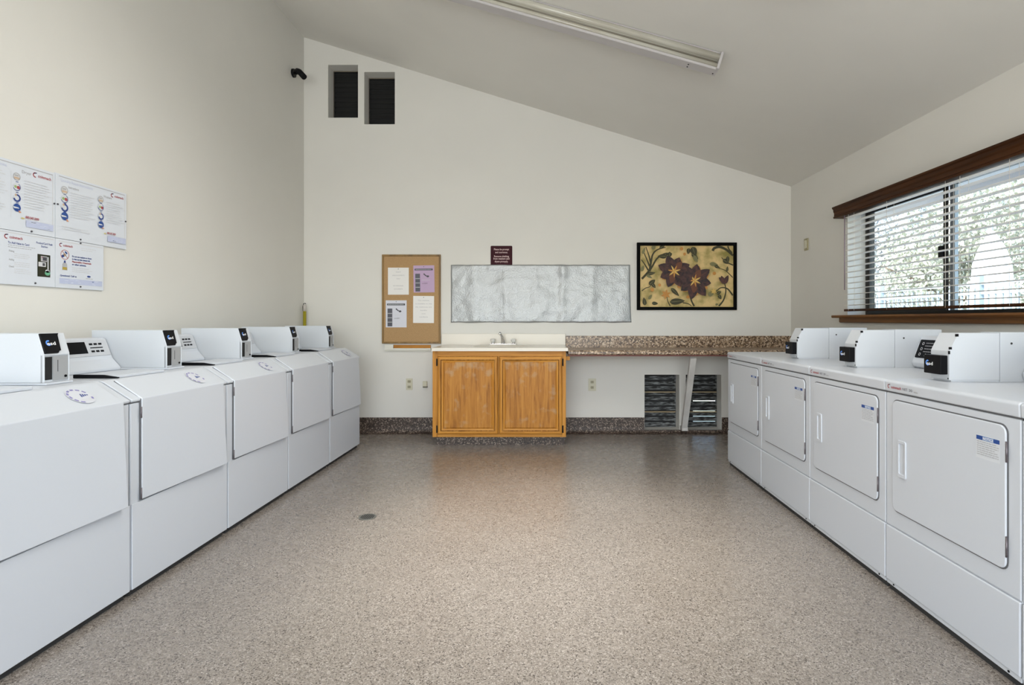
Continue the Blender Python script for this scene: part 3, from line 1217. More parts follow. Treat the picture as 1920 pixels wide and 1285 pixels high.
        mb.prism(rrect(c0 - 0.002, c1 - 0.009, 0.944, 1.024, 0.004), 'y', 0.160, 0.191)
        rd = mb.build('card_reader', cb, 0.002)
        dr = Draw(plane((c0, 0.1595, 0.944), (1, 0, 0), (0, 0, 1)))
        esd(dr, 0.014, 0.036, 0.020)
        dr.build('emblem', cb)
    return t


DX = 1.512
D_LABELS = ['white tumble dryer at the back end of the right row, without a coin box',
            'white tumble dryer second from the back wall on the right side',
            'white tumble dryer in the right row, second complete one from the camera',
            'large white tumble dryer nearest the camera whose whole door shows on the right',
            'white tumble dryer cut off by the right edge of the photo']
d0 = make_dryer(D_LABELS[0], False)
d0.location = (DX, 4.475, 0)
d0.rotation_euler = (0, 0, R(-90))
d1 = make_dryer(D_LABELS[1], True)
d1.location = (DX, 4.475 - 0.685, 0)
d1.rotation_euler = (0, 0, R(-90))
for i in range(2, 5):
    dup(d1, (DX, 4.475 - 0.685 * i, 0), None, D_LABELS[i])

# ================================================================== SINK CABINET
YD = 5.11
cx0, cx1 = -1.014, 0.223
cab = thing('sink_cabinet', 'honey oak two-door base cabinet with worn finish under the sink', 'cabinet', ((cx0 + cx1) / 2, YD, 0))
lx, ly = cab.location[0], cab.location[1]


def at(o, mb):
    l = o.location
    mb.v = [(v[0] - l[0], v[1] - l[1], v[2] - l[2]) for v in mb.v]
    return mb


mb = MB(M_OAK)
for a_, b_ in ((cx0, cx0 + 0.018), (cx1 - 0.018, cx1)):
    mb.box(a_, b_, YD + 0.018, 5.700, 0.090, 0.884)
mb.box(cx0 + 0.018, cx1 - 0.018, YD + 0.018, 5.700, 0.090, 0.108)
mb.box(cx0 + 0.018, cx1 - 0.018, 5.690, 5.700, 0.108, 0.884)
at(cab, mb).build('carcass', cab, 0.002)
mb = MB(M_OAK)
z0, z1 = 0.086, 0.884
mb.box(cx0, cx0 + 0.05, YD, YD + 0.018, z0, z1)
mb.box(cx1 - 0.04, cx1, YD, YD + 0.018, z0, z1)
mb.box(-0.42, -0.38, YD + 0.001, YD + 0.018, z0 + 0.03, z1 - 0.05)
mb.box(cx0 + 0.05, cx1 - 0.04, YD + 0.0005, YD + 0.018, z1 - 0.055, z1, M_OAKX)
mb.box(cx0 + 0.05, cx1 - 0.04, YD + 0.0005, YD + 0.018, z0, z0 + 0.03, M_OAKX)
at(cab, mb).build('face_frame', cab, 0.001)
mb = MB(M_COVE)
mb.box(cx0 + 0.02, cx1 - 0.01, 5.175, 5.70, 0.0005, 0.090)
at(cab, mb).build('toe_kick', cab)
for dx0, dx1, hs in ((-0.967, -0.405, -1), (-0.396, 0.189, 1)):
    mb = MB(M_OAK)
    dz0, dz1 = 0.113, 0.836
    w = 0.044

    def rc(e):
        return [(dx0 + e, dz0 + e), (dx1 - e, dz0 + e), (dx1 - e, dz1 - e), (dx0 + e, dz1 - e)]
    # four mitred members with a moulded edge
    y = YD
    steps = [(0.0, y - 0.003), (0.004, y - 0.015), (0.014, y - 0.019), (0.030, y - 0.019), (0.037, y - 0.010), (0.052, y - 0.006)]
    for (e0, ya), (e1, yb) in zip(steps[:-1], steps[1:]):
        A, B = rc(e0), rc(e1)
        for k in range(4):
            j = (k + 1) % 4
            m_ = (M_OAKX if k in (0, 2) else M_OAK)
            if e0 in (0.0, 0.030, 0.036):
                m_ = M_OAKEDGE
            mb.add([(A[k][0], ya, A[k][1]), (A[j][0], ya, A[j][1]), (B[j][0], yb, B[j][1]), (B[k][0], yb, B[k][1])], [(0, 1, 2, 3)], m_)
    A = rc(0)
    mb.add([(a, y - 0.0005, b) for a, b in A] + [(a, y - 0.003, b) for a, b in A],
           [(0, 1, 2, 3), (0, 4, 5, 1), (1, 5, 6, 2), (2, 6, 7, 3), (3, 7, 4, 0)])
    dd = at(cab, mb).build('door', cab, fixn=False)
    mb = MB(M_OAKP)
    A, B = rc(0.052), rc(0.064)
    for k in range(4):
        j = (k + 1) % 4
        mb.add([(A[k][0], y - 0.0062, A[k][1]), (A[j][0], y - 0.0062, A[j][1]), (B[j][0], y - 0.014, B[j][1]), (B[k][0], y - 0.014, B[k][1])], [(0, 1, 2, 3)])
    mb.add([(a, y - 0.014, b) for a, b in B], [(0, 1, 2, 3)])
    at(cab, mb).build('panel', dd, fixn=False)
    hx = dx0 - 0.006 if hs < 0 else dx1 + 0.006
    for hz in (0.780, 0.160):
        mb = MB(M_BLACK)
        mb.box(hx - 0.006, hx + 0.006, YD - 0.006, YD + 0.0005, hz - 0.034, hz + 0.034)
        mb.tube([(hx + 0.004 * -hs, YD - 0.008, hz - 0.028), (hx + 0.004 * -hs, YD - 0.008, hz + 0.028)], 0.004, 8)
        at(cab, mb).build('hinge', dd, 0.001)['label'] = 'black metal hinge'

# vanity top with integral basin
vt = thing('vanity_top', 'cream cultured-marble sink top with basin and low backsplash', 'sink', (-0.40, 5.40, 0.886))
mb = MB(M_VANITY)
n = 64
vx0, vx1, vy0, vy1, vz0_, vz1_ = -1.016, 0.241, 5.08, 5.70, 0.8852, 0.916
ecx, ecy, ea, eb = -0.40, 5.385, 0.27, 0.185
outer, inner = [], []
for k in range(n):
    a = 2 * pi * k / n
    c, s_ = cos(a), sin(a)
    tx = ((vx1 if c > 0 else vx0) - ecx) / c if abs(c) > 1e-6 else 1e9
    ty = ((vy1 if s_ > 0 else vy0) - ecy) / s_ if abs(s_) > 1e-6 else 1e9
    tt = min(tx, ty)
    outer.append((ecx + c * tt, ecy + s_ * tt))
    inner.append((ecx + ea * c, ecy + eb * s_))
for kx, ky in ((vx0, vy0), (vx1, vy0), (vx1, vy1), (vx0, vy1)):
    i = min(range(n), key=lambda q: (outer[q][0] - kx) ** 2 + (outer[q][1] - ky) ** 2)
    outer[i] = (kx, ky)
rings = [[(a, b, vz0_) for a, b in outer], [(a, b, vz1_ - 0.004) for a, b in outer], [(ecx + (a - ecx) * 0.995, ecy + (b - ecy) * 0.99, vz1_) for a, b in outer],
         [(ecx + (a - ecx) * 1.10, ecy + (b - ecy) * 1.12, vz1_) for a, b in inner],
         [(ecx + (a - ecx) * 1.06, ecy + (b - ecy) * 1.07, vz1_ + 0.004) for a, b in inner],
         [(a, b, vz1_) for a, b in inner]]
for q, dz in ((0.94, -0.04), (0.82, -0.09), (0.6, -0.12), (0.3, -0.135), (0.06, -0.14)):
    rings.append([(ecx + (a - ecx) * q, ecy + (b - ecy) * q, vz1_ + dz) for a, b in inner])
v = [p_ for r_ in rings for p_ in r_]
f = []
for i in range(len(rings) - 1):
    for k in range(n):
        f.append((i * n + k, i * n + (k + 1) % n, (i + 1) * n + (k + 1) % n, (i + 1) * n + k))
f.append([(len(rings) - 1) * n + k for k in range(n)])
mb.add(v, f)
at(vt, mb).build('countertop', vt)
mb = MB(M_VANITY)
mb.box(-1.04, 0.2455, 5.700, 5.719, 0.9, 1.03)
at(vt, mb).build('backsplash', vt, 0.003)
mb = MB(M_CHROME)
mb.tube([(ecx, ecy, 0.777), (ecx, ecy, 0.780)], 0.02, 20)
at(vt, mb).build('drain', vt)

fa = thing('faucet', 'chrome two-handle centerset faucet behind the sink basin', 'faucet', (-0.395, 5.615, 0.9162))
mb = MB(M_CHROME)
mb.prism([(-0.135, -0.025), (0.135, -0.025), (0.14, 0.0), (0.135, 0.025), (-0.135, 0.025), (-0.14, 0.0)], 'z', 0.0, 0.016)
mb.build('base_plate', fa, 0.004)
mb = MB(M_CHROME)
mb.tube([(0, 0, 0.016), (0.0, -0.005, 0.05), (-0.006, -0.03, 0.085), (-0.014, -0.07, 0.112), (-0.022, -0.12, 0.125), (-0.024, -0.13, 0.112)], [0.020, 0.018, 0.014, 0.012, 0.012, 0.011], 14)
mb.tube([(0.006, 0.012, 0.015), (0.006, 0.012, 0.06)], 0.003, 8, M_BLACK)
mb.build('spout', fa)
M_ACR = pbr('clear_acrylic', (0.70, 0.69, 0.64), 0.15)
for s_ in (-1, 1):
    mb = MB(M_ACR)
    x = s_ * 0.105
    mb.tube([(x, 0, 0.016), (x, 0, 0.026)], 0.017, 14, M_CHROME)
    mb.tube([(x, 0, 0.026), (x, 0, 0.034), (x, 0, 0.058), (x, 0, 0.066)], [0.010, 0.021, 0.025, 0.016], 8, M_ACR, smooth=False)
    mb.build('handle', fa)

# granite-look counter
ct = thing('laminate_counter', 'speckled brown granite-look counter along the back wall', 'countertop', (1.4, 5.42, 0.842))
mb = MB(M_GRANITE)
mb.prism([(5.160, 0.846), (5.150, 0.856), (5.150, 0.876), (5.162, 0.888), (5.700, 0.888), (5.700, 0.846)], 'x', 0.2475, XR - 0.001)
at(ct, mb).build('worktop', ct)
mb = MB(M_GRANITE)
mb.box(0.2475, XR - 0.001, 5.700, 5.719, 0.846, 1.008)
at(ct, mb).build('backsplash', ct, 0.004)
mb = MB(pbr('reddish_plywood', (0.13, 0.035, 0.025), 0.6))
mb.box(0.25, XR - 0.002, 5.165, 5.18, 0.832, 0.8455)
mb.box(0.25, XR - 0.002, 5.18, 5.699, 0.840, 0.8455)
at(ct, mb).build('underside', ct)
mb = MB(M_OAK)
mb.box(0.2245, 0.262, 5.16, 5.19, 0.795, 0.8315)
at(ct, mb).build('cleat', ct, 0.002)['label'] = 'small honey wood block under the counter end'

br = thing('counter_brace', 'slanting off-white painted board propping up the speckled counter', 'brace', (1.456, 5.62, 0.006))
mb = MB(M_BRACE)
mb.bar((1.427, 5.20, 0.815), (1.457, 5.640, 0.075), 0.058, 0.040, side=(1, 0, 0.0))
at(br, mb).build('board', br, 0.003)
mb = MB(M_BRACE)
mb.box(1.43, 1.49, 5.62, 5.705, 0.040, 0.082)
at(br, mb).build('foot_block', br, 0.002)

# ================================================================== VENTS
VL = ['black vent opening high on the back wall, left of two',
      'black vent opening high on the back wall, right of two',
      'grimy louvered vent low on the back wall, left of the slanting brace',
      'grimy louvered vent low on the back wall, right of the brace with light gaps']
for q, (x0, x1, z0, z1) in enumerate(VENTS_HI + VENTS_LO):
    hi = q < 2
    vt_ = thing('wall_vent', VL[q], 'vent', ((x0 + x1) / 2, YB + 0.16, z0), 0, 'louvered vents in the back wall')
    mb = MB(M_VOID if hi else M_LOUVER)
    e = 0.012
    mb.ring([(x0 + 0.001, z0 + 0.001), (x1 - 0.001, z0 + 0.001), (x1 - 0.001, z1 - 0.001), (x0 + 0.001, z1 - 0.001)],
            [(x0 + e, z0 + e), (x1 - e, z0 + e), (x1 - e, z1 - e), (x0 + e, z1 - e)], 'y', YB + 0.148, YB + 0.169)
    at(vt_, mb).build('vent_frame', vt_)
    mb = MB(M_VOID if hi else M_LOUVER)
    nl = 10
    hgt = (z1 - z0 - 2 * e) / nl
    for k in range(nl):
        zb = z0 + e + k * hgt
        mb.prism([(YB + 0.149, zb + hgt * 0.10), (YB + 0.151, zb + hgt * 0.05), (YB + 0.161, zb + hgt * 0.62), (YB + 0.159, zb + hgt * 0.66)], 'x', x0 + e, x1 - e)
        mb.box(x0 + e, x1 - e, YB + 0.1465, YB + 0.151, zb + hgt * 0.02, zb + hgt * 0.12)
    at(vt_, mb).build('louvers', vt_)
    mb = MB(M_VOID)
    if q != 3:
        mb.box(x0 + 0.002, x1 - 0.002, YB + 0.1695, YB + 0.18, z0, z1)
    else:
        slits = [z0 + e + (k + 0.80) * hgt for k in (0, 1, 2, 4)]
        zz0 = z0
        for sl in slits:
            mb.box(x0 + 0.002, x1 - 0.002, YB + 0.1695, YB + 0.18, zz0, sl - 0.004)
            mb.box(x0 + 0.002, x0 + 0.12, YB + 0.1695, YB + 0.18, sl - 0.004, sl + 0.004)
            zz0 = sl + 0.004
        mb.box(x0 + 0.002, x1 - 0.002, YB + 0.1695, YB + 0.18, zz0, z1)
    at(vt_, mb).build('backing', vt_)
    if hi:
        mb = MB(pbr('rusty_flange', (0.20, 0.17, 0.13), 0.7))
        mb.box(x0 + 0.004, x1 - 0.004, YB + 0.138, YB + 0.147, z1 - 0.010, z1 - 0.001)
        mb.box(x0 + 0.002, x0 + 0.006, YB + 0.138, YB + 0.147, z0 + 0.001, z1 - 0.010)
        mb.box(x0 + 0.006, x1 - 0.004, YB + 0.138, YB + 0.147, z0 + 0.001, z0 + 0.008)
        at(vt_, mb).build('flange', vt_)
    else:
        for zz in (z0 + 0.375, z0 + 0.165):
            mb = MB(M_PINE)
            mb.box(x0 + 0.01, x1 - 0.012, YB + 0.115, YB + 0.135, zz - 0.005, zz + 0.006)
            at(vt_, mb).build('crossbar', vt_)

# ================================================================== BACK WALL ITEMS
BK = YB - 0.0005


def px(x):
    return (x - 1016) * YB / FPX


def pz(y):
    return EYE + (600 - y) * YB / FPX


# corkboard
x0, x1, z0, z1 = px(717), px(826.8), pz(644.5), pz(477.8)
ck = thing('corkboard', 'upright oak-framed cork notice board left of the sink', 'notice board', ((x0 + x1) / 2, YB, z0))
mb = MB(M_CORKFR)
mb.ring([(x0, z0), (x1, z0), (x1, z1), (x0, z1)], [(x0 + 0.018, z0 + 0.018), (x1 - 0.018, z0 + 0.018), (x1 - 0.018, z1 - 0.018), (x0 + 0.018, z1 - 0.018)], 'y', YB - 0.022, YB - 0.001)
at(ck, mb).build('frame', ck, 0.003)
mb = MB(M_CORK)
mb.box(x0 + 0.017, x1 - 0.017, YB - 0.012, YB - 0.002, z0 + 0.017, z1 - 0.017)
at(ck, mb).build('cork', ck)

M_PURP = pbr('paper_purple', (0.50, 0.36, 0.52), 0.7)
M_LAVP = pbr('paper_bluish', (0.66, 0.66, 0.72), 0.7)


def sheet(name, label, cx, cz, tilt, mat, kind, group='notices pinned to the cork board'):
    t = thing(name, label, 'notice', (px(cx), YB - 0.0126, pz(cz)), 0, group)
    t.rotation_euler = (0, R(tilt), 0)
    w, h = 0.108, 0.140
    mb = MB(mat)
    mb.box(-w, w, -0.0012, 0, -h, h)
    mb.build('sheet', t)
    mb = MB(M_INK)
    mb.tube([(0, -0.0012, h - 0.014), (0, -0.006, h - 0.014)], 0.004, 8)
    mb.build('push_pin', t)
    dr = Draw(plane((0, -0.0016, 0), (1, 0, 0), (0, 0, 1)))
    if kind[0] == 'flyer':
        dr.rect(-0.095, 0.092, 0.088, 0.107, M_INK)
        dr.rect(-0.090, -0.040, -0.130, 0.055, pbr('print_slate', (0.09, 0.09, 0.11), 0.6))
        dr.up()
        dr.lines(-0.085, 0.085, 0.100, 1, 0.02, 0.006, M_GREY, 1)
        for k in range(3):
            dr.rect(-0.088, -0.042, 0.0 - k * 0.045, 0.008 - k * 0.045, M_GREY)
        dr.stroke([(-0.002, 0.054), (0.012, 0.040), (0.026, 0.030)], [0.014, 0.010, 0.012], M_INK)
        dr.disc(0.040, 0.026, 0.014, M_INK, 0.010)
        dr.lines(-0.02, 0.075, -0.010, 1, 0.02, 0.004, M_MIDGREY, 7)
        dr.text(-0.02, -0.052, 'LAUNDRY', 0.017, M_INK, width=0.058)
    else:
        for z, s_ in kind[1]:
            dr.text(0, z, s_, 0.017, M_GREY, 'CENTER', width=min(0.17, 0.0098 * len(s_)))
    dr.build('print', t)
    return t


sheet('paper_notice', 'white printed notice at the upper left of the cork board', 747.6, 527.6, 0, M_PAPER,
      ('text', ((0.088, 'RIGHT'), (0.054, 'ANNOUNCEMENTS'), (0.020, 'ONLY'), (-0.054, 'NO PERSONAL'), (-0.088, 'DOCUMENTS'))))
sheet('paper_notice', 'purple laundry flyer with black bars at the upper right of the cork board', 795.4, 523.4, -0.8, M_PURP, ('flyer',))
sheet('paper_notice', 'white laundry flyer with black bars at the lower left of the cork board', 743.5, 588.8, 0, M_LAVP, ('flyer',))
sheet('paper_notice', 'white notice of six centred lines at the lower right of the cork board', 794.7, 580.6, 0.4, M_PAPER,
      ('text', ((0.088, 'This machine'), (0.054, 'is available to the'), (0.020, 'the clubhouse and'), (-0.014, 'laundry'), (-0.048, 'room'), (-0.082, 'residents'))))

# wood and white tray strip under the corkboard
hd = thing('wall_rail', 'short off-white rail with a wooden strip, just under the cork board', 'rail', (px(766), YB, pz(658.5)))
mb = MB(pbr('rail_paint', (0.70, 0.68, 0.60), 0.5))
a, b = px(722.7), px(808.5)
mb.box(a, px(738.6), YB - 0.03, YB - 0.001, pz(653), pz(646.2))
mb.box(a, b, YB - 0.032, YB - 0.001, pz(656.5), pz(653))
mb.box(a, b, YB - 0.012, YB - 0.001, pz(659.3), pz(656.5))
at(hd, mb).build('bracket', hd, 0.001)
mb = MB(M_OAKX)
mb.box(px(739), px(808), YB - 0.026, YB - 0.001, pz(652.8), pz(647))
at(hd, mb).build('wooden_strip', hd, 0.001)

# maroon sign
x0, x1, z0, z1 = px(920), px(960.6), pz(498.5), pz(461.3)
sg = thing('courtesy_sign', 'small maroon sign with pale lettering above the silver foil', 'sign', ((x0 + x1) / 2, YB, z0))
mb = MB(pbr('maroon_plastic', (0.040, 0.005, 0.010), 0.55, spec=0.15))
mb.prism(rrect(x0, x1, z0, z1, 0.010), 'y', YB - 0.006, YB - 0.001)
at(sg, mb).build('plate', sg)
M_PINK = pbr('pinkish_print', (0.70, 0.50, 0.48), 0.5)
dr = Draw(plane((0, -0.0065, 0), (1, 0, 0), (0, 0, 1)))
for yy, s_, w in ((469.5, 'Please be prompt', 28.2), (475.0, 'and courteous.', 23.5), (482.6, 'Remove clothing', 27.6), (487.0, 'from washers and', 30), (492.2, 'dryers promptly.', 25)):
    dr.text(0, pz(yy) - z0, s_, 0.027, M_PINK, 'CENTER', width=w * YB / FPX, bold=0.0004)
dr.build('lettering', sg)

# silver foil sheet
fx0_, fx1_, fz0, fz1 = px(845.8), px(1181), pz(605), pz(496.8)
fo = thing('foil_sheet', 'long crinkled silver foil sheet fixed to the wall above the sink', 'foil sheet', ((fx0_ + fx1_) / 2, YB, fz0))
mb = MB(M_FOIL)
nx_, nz_ = 150, 48
v, f = [], []
rf = random.Random(3)
folds = [(rf.uniform(0, 1), rf.uniform(0.01, 0.03), rf.uniform(-0.003, 0.004)) for _ in range(10)] + [(0.62, 0.022, 0.011), (0.79, 0.025, 0.006), (0.13, 0.03, 0.006)]
for j in range(nz_ + 1):
    for i in range(nx_ + 1):
        u, w = i / nx_, j / nz_
        x = fx0_ + (fx1_ - fx0_) * u
        z = fz0 + (fz1 - fz0) * w
        if u > 0.9:
            x += (1 - w) ** 3 * 0.016 * (u - 0.9) * 10
            if w < 0.5:
                z -= 0.0
        z += 0.0035 * noise.noise(Vector((u * 16, 3.1, 0))) * (1 if j in (0, nz_) else 0.3)
        if j == 0:
            z += 0.004 * sin(u * 40) * 0.5
        y = 0.012
        for c, wd, am in folds:
            y += am * math.exp(-((u - c) / wd) ** 2) * (0.5 + 0.5 * noise.noise(Vector((c * 50, w * 3, 0))) + 0.3)
        y += 0.010 * noise.noise(Vector((u * 9, w * 3, 1.5))) + 0.004 * noise.noise(Vector((u * 22, w * 9, 4.5))) + 0.0016 * noise.noise(Vector((u * 70, w * 26, 9)))
        edge = min(u * 120, (1 - u) * 120, w * 45, (1 - w) * 45, 1)
        if edge < 1:
            y = y * (0.75 + 0.25 * edge)
        y = max(y, 0.0085 if (w > 0.9 and 0.2 < u < 0.4) else 0.004)
        v.append((x, YB - y, z))
for j in range(nz_):
    for i in range(nx_):
        a = j * (nx_ + 1) + i
        f.append((a, a + 1, a + nx_ + 2, a + nx_ + 1))
mb.add(v, f, None, True)
o = at(fo, mb).build('sheet', fo, fixn=False)
sm = o.modifiers.new('solidify', 'SOLIDIFY')
sm.thickness = 0.0015
sm.offset = -1

# framed floral print
x0, x1, z0, z1 = px(1193.7), px(1379.8), pz(581.7), pz(455.6)
fp = thing('framed_floral_print', 'black-framed print of dark maroon flowers on gold, right of the foil', 'picture', ((x0 + x1) / 2, YB, z0))
mb = MB(pbr('black_frame', (0.002, 0.002, 0.002), 0.6, spec=0.05))
w = 0.032
mb.ring([(x0, z0), (x1, z0), (x1, z1), (x0, z1)], [(x0 + w, z0 + w), (x1 - w, z0 + w), (x1 - w, z1 - w), (x0 + w, z1 - w)], 'y', YB - 0.035, YB - 0.001)
at(fp, mb).build('frame', fp, 0.003)
M_GOLD = pbr('gold_ground', (0.52, 0.40, 0.17), 0.6)
vary(M_GOLD, (0.24, 0.20, 0.04), (0.66, 0.47, 0.20), scale=8, detail=9, lo=0.33, hi=0.58)
mb = MB(M_GOLD)
mb.box(x0 + w - 0.002, x1 - w + 0.002, YB - 0.014, YB - 0.002, z0 + w - 0.002, z1 - w + 0.002)
at(fp, mb).build('canvas', fp)
M_PET = pbr('petal_plum', (0.055, 0.018, 0.022), 0.6)
vary(M_PET, (0.014, 0.005, 0.007), (0.085, 0.026, 0.020), scale=22, detail=6, lo=0.4, hi=0.68)
M_PET2 = pbr('petal_plum_light', (0.13, 0.045, 0.022), 0.7)
M_LF = pbr('leaf_paint', (0.040, 0.036, 0.012), 0.7)
M_LF2 = pbr('leaf_paint_light', (0.17, 0.155, 0.06), 0.6)
M_OR = pbr('orange_paint', (0.50, 0.22, 0.04), 0.6)
M_ORL = pbr('amber_paint', (0.62, 0.40, 0.10), 0.6)
sc = (x1 - x0) / 1495.0


def c2(x, y):
    return ((x - 110) * sc - (x1 - x0) / 2, (z1 - z0) - (y - 125) * (z1 - z0) / 1015.0)


dr = Draw(plane((0, -0.0145, 0), (1, 0, 0), (0, 0, 1)), 0.00025)


def petal(cx, cy, ang, ln, wd, mat, tip=0.72, vein=None):
    """leaf/petal outline in picture-crop pixels; ang in degrees, counter-clockwise from right"""
    a = R(ang)
    pts = []
    for k in range(9):
        t = k / 8
        pts.append((t * ln, wd / 2 * (sin(pi * t ** tip)) ** 0.8 if 0 < t < 1 else 0))
    pts += [(q[0], -q[1]) for q in pts[-2:0:-1]]
    out = [c2(cx + q[0] * cos(a) - q[1] * sin(a), cy - (q[0] * sin(a) + q[1] * cos(a))) for q in pts]
    dr.up()
    dr.poly(out, mat)
    if vein:
        dr.up()
        dr.stroke([c2(cx + t * ln * cos(a), cy - t * ln * sin(a)) for t in (0.1, 0.5, 0.9)], [0.006, 0.004, 0.001], vein)


def vine(pts, w0_, w1_, mat=M_LF):
    P = [Vector(p_) for p_ in pts]
    out = []
    for i in range(len(P) - 1):
        p0, p1, p2, p3 = P[max(i - 1, 0)], P[i], P[i + 1], P[min(i + 2, len(P) - 1)]
        for k in range(6):
            t = k / 6
            out.append(0.5 * (2 * p1 + (p2 - p0) * t + (2 * p0 - 5 * p1 + 4 * p2 - p3) * t * t + (3 * p1 - p0 - 3 * p2 + p3) * t ** 3))
    out.append(P[-1])
    n_ = len(out)
    dr.up()
    dr.stroke([c2(*q) for q in out], [(w0_ + (w1_ - w0_) * i / (n_ - 1)) * sc for i in range(n_)], mat)


vine([(185, 670), (250, 600), (330, 500), (400, 380), (470, 320), (560, 285), (630, 320)], 34, 16)
vine([(300, 560), (320, 430), (350, 300), (420, 230), (540, 195)], 36, 12)
vine([(300, 480), (260, 380), (200, 240)], 26, 10)
vine([(320, 440), (290, 320), (245, 190)], 26, 10)
vine([(280, 540), (220, 440), (175, 380)], 24, 10)
vine([(185, 850), (240, 810), (300, 790), (330, 740)], 16, 8)
vine([(560, 940), (575, 1010), (610, 1080)], 10, 14)
vine([(900, 880), (930, 1000), (970, 1080)], 18, 26)
vine([(1430, 740), (1445, 860), (1410, 990), (1340, 1080)], 14, 26)
vine([(1300, 860), (1370, 805), (1470, 820), (1550, 920)], 12, 24)
vine([(1250, 250), (1270, 210), (1350, 190), (1450, 230), (1555, 320)], 40, 34)
vine([(1475, 175), (1490, 220), (1540, 280)], 20, 20)
vine([(1340, 510), (1430, 540), (1490, 590), (1550, 650)], 8, 12)
vine([(1380, 350), (1460, 420), (1555, 465)], 10, 20)
vine([(800, 1030), (880, 1045), (930, 1080)], 16, 8)
for a in ((560, 330, 180, 140, 70), (540, 335, 25, 110, 80), (600, 330, 90, 70, 60), (340, 230, 60, 90, 60), (450, 210, 30, 90, 50),
          (260, 600, 10, 130, 50), (250, 610, -30, 100, 40), (940, 190, -70, 150, 100), (930, 290, -40, 130, 60), (960, 320, -60, 120, 60),
          (890, 210, -100, 90, 60), (1200, 440, -10, 130, 60), (1270, 470, -25, 90, 45), (1400, 380, -35, 110, 70), (1470, 330, -90, 110, 50),
          (1460, 560, 85, 80, 34), (620, 810, -45, 170, 60), (600, 1020, 5, 230, 95), (290, 760, 40, 120, 70), (330, 740, -50, 90, 50),
          (280, 980, 55, 90, 45), (330, 1035, -5, 95, 50), (230, 1070, 100, 120, 60), (1170, 905, 5, 90, 70), (1330, 910, -60, 80, 50), (1300, 900, 30, 80, 50),
          (1280, 1060, 10, 50, 34), (175, 560, 70, 100, 50), (190, 300, 70, 110, 40)):
    petal(*a, random.choice([M_LF, M_LF, M_LF2]), vein=M_LF2)
for (x, y, r_) in ((775, 220, 26), (820, 300, 22), (1265, 590, 26), (445, 765, 22), (570, 760, 20), (335, 835, 28), (735, 790, 24), (1090, 690, 24), (870, 945, 24)):
    dr.up()
    dr.disc(*c2(x, y), r_ * sc, M_OR)
for k in range(6):
    petal(540, 905, 20 + k * 60, 75, 34, M_OR)
    petal(1255, 860, 40 + k * 60, 46, 22, M_ORL)
for cx_, cy_, ang in ((660, 560, 0), (960, 700, 12)):
    big = cx_ > 800
    for k in range(7):
        petal(cx_, cy_, ang + k * 360 / 7 + 8, 235 if big else 215, 120, M_OR, 0.95)
    for k in range(8):
        petal(cx_, cy_, ang + k * 360 / 8 + 24, (285 if big else 255) * (1 - 0.12 * (k % 3 == 1)), 150, M_PET, 0.95, M_PET2)
    for k in range(7):
        petal(cx_, cy_, ang + k * 51, 190, 100, M_PET2 if k % 4 == 1 else M_PET, 0.9, M_PET2)
    for k in range(7):
        petal(cx_, cy_, ang + 15 + k * 51, 100, 24, M_OR if k % 2 else M_ORL)
dr.up()
dr.disc(*c2(830, 640), 95 * sc, M_PET)
petal(1440, 740, 145, 150, 80, M_PET, vein=M_PET2)
petal(1400, 750, 110, 130, 70, M_PET, vein=M_PET2)
petal(1400, 750, 65, 145, 70, M_PET, vein=M_PET2)
dr.build('painted_flowers', fp)


def outlet(x0, x1, y0, y1, label, slots=True):
    t = thing('wall_outlet', label, 'outlet', (px((x0 + x1) / 2), YB, pz((y0 + y1) / 2)), 0, 'power outlets on the back wall')
    w, h = (px(x1) - px(x0)) / 2, (pz(y0) - pz(y1)) / 2
    mb = MB(M_IVORY)
    mb.prism(rrect(-w, w, -h, h, 0.004), 'y', -0.007, -0.001)
    mb.build('cover_plate', t, 0.0015)
    for s_ in (-1, 1):
        mb = MB(pbr('ivory_dark', (0.36, 0.33, 0.22), 0.5))
        mb.prism(rrect(-0.017, 0.017, s_ * 0.028 - 0.014, s_ * 0.028 + 0.014, 0.007), 'y', -0.010, -0.006)
        for a_ in (-0.006, 0.006):
            mb.box(a_ - 0.0015, a_ + 0.0015, -0.0105, -0.0098, s_ * 0.028 - 0.004, s_ * 0.028 + 0.006, M_DARK)
        mb.build('socket', t)


outlet(761.6, 773.6, 709.8, 731.5, 'ivory power outlet on the wall left of the oak cabinet')
outlet(1103, 1117.4, 710, 733.3, 'ivory power outlet under the speckled counter')
sb = thing('wall_box', 'tiny ivory surface box on the wall beside the oak cabinet', 'wall box', (px(798), YB, pz(720)))
mb = MB(M_IVORY)
mb.box(-0.026, 0.018, -0.028, -0.001, -0.026, 0.028)
mb.build('cover', sb, 0.003)
mb = MB(pbr('box_base_dark', (0.10, 0.09, 0.06), 0.6))  # lower block darker than the cover
mb.box(-0.024, 0.022, -0.026, -0.001, -0.036, -0.0265)
mb.build('socket', sb)

ts = thing('wall_control', 'narrow beige control plate on the right wall beside the window', 'wall control', (XR, 5.375, 1.91), R(-90))
mb = MB(pbr('beige_plate', (0.38, 0.34, 0.20), 0.5))
mb.box(-0.036, 0.036, -0.012, -0.001, -0.058, 0.058)
mb.build('plate', ts, 0.003)
mb = MB(M_IVORY)
mb.box(-0.022, 0.022, -0.02, -0.012, -0.04, 0.04)
mb.build('cover', ts, 0.003)

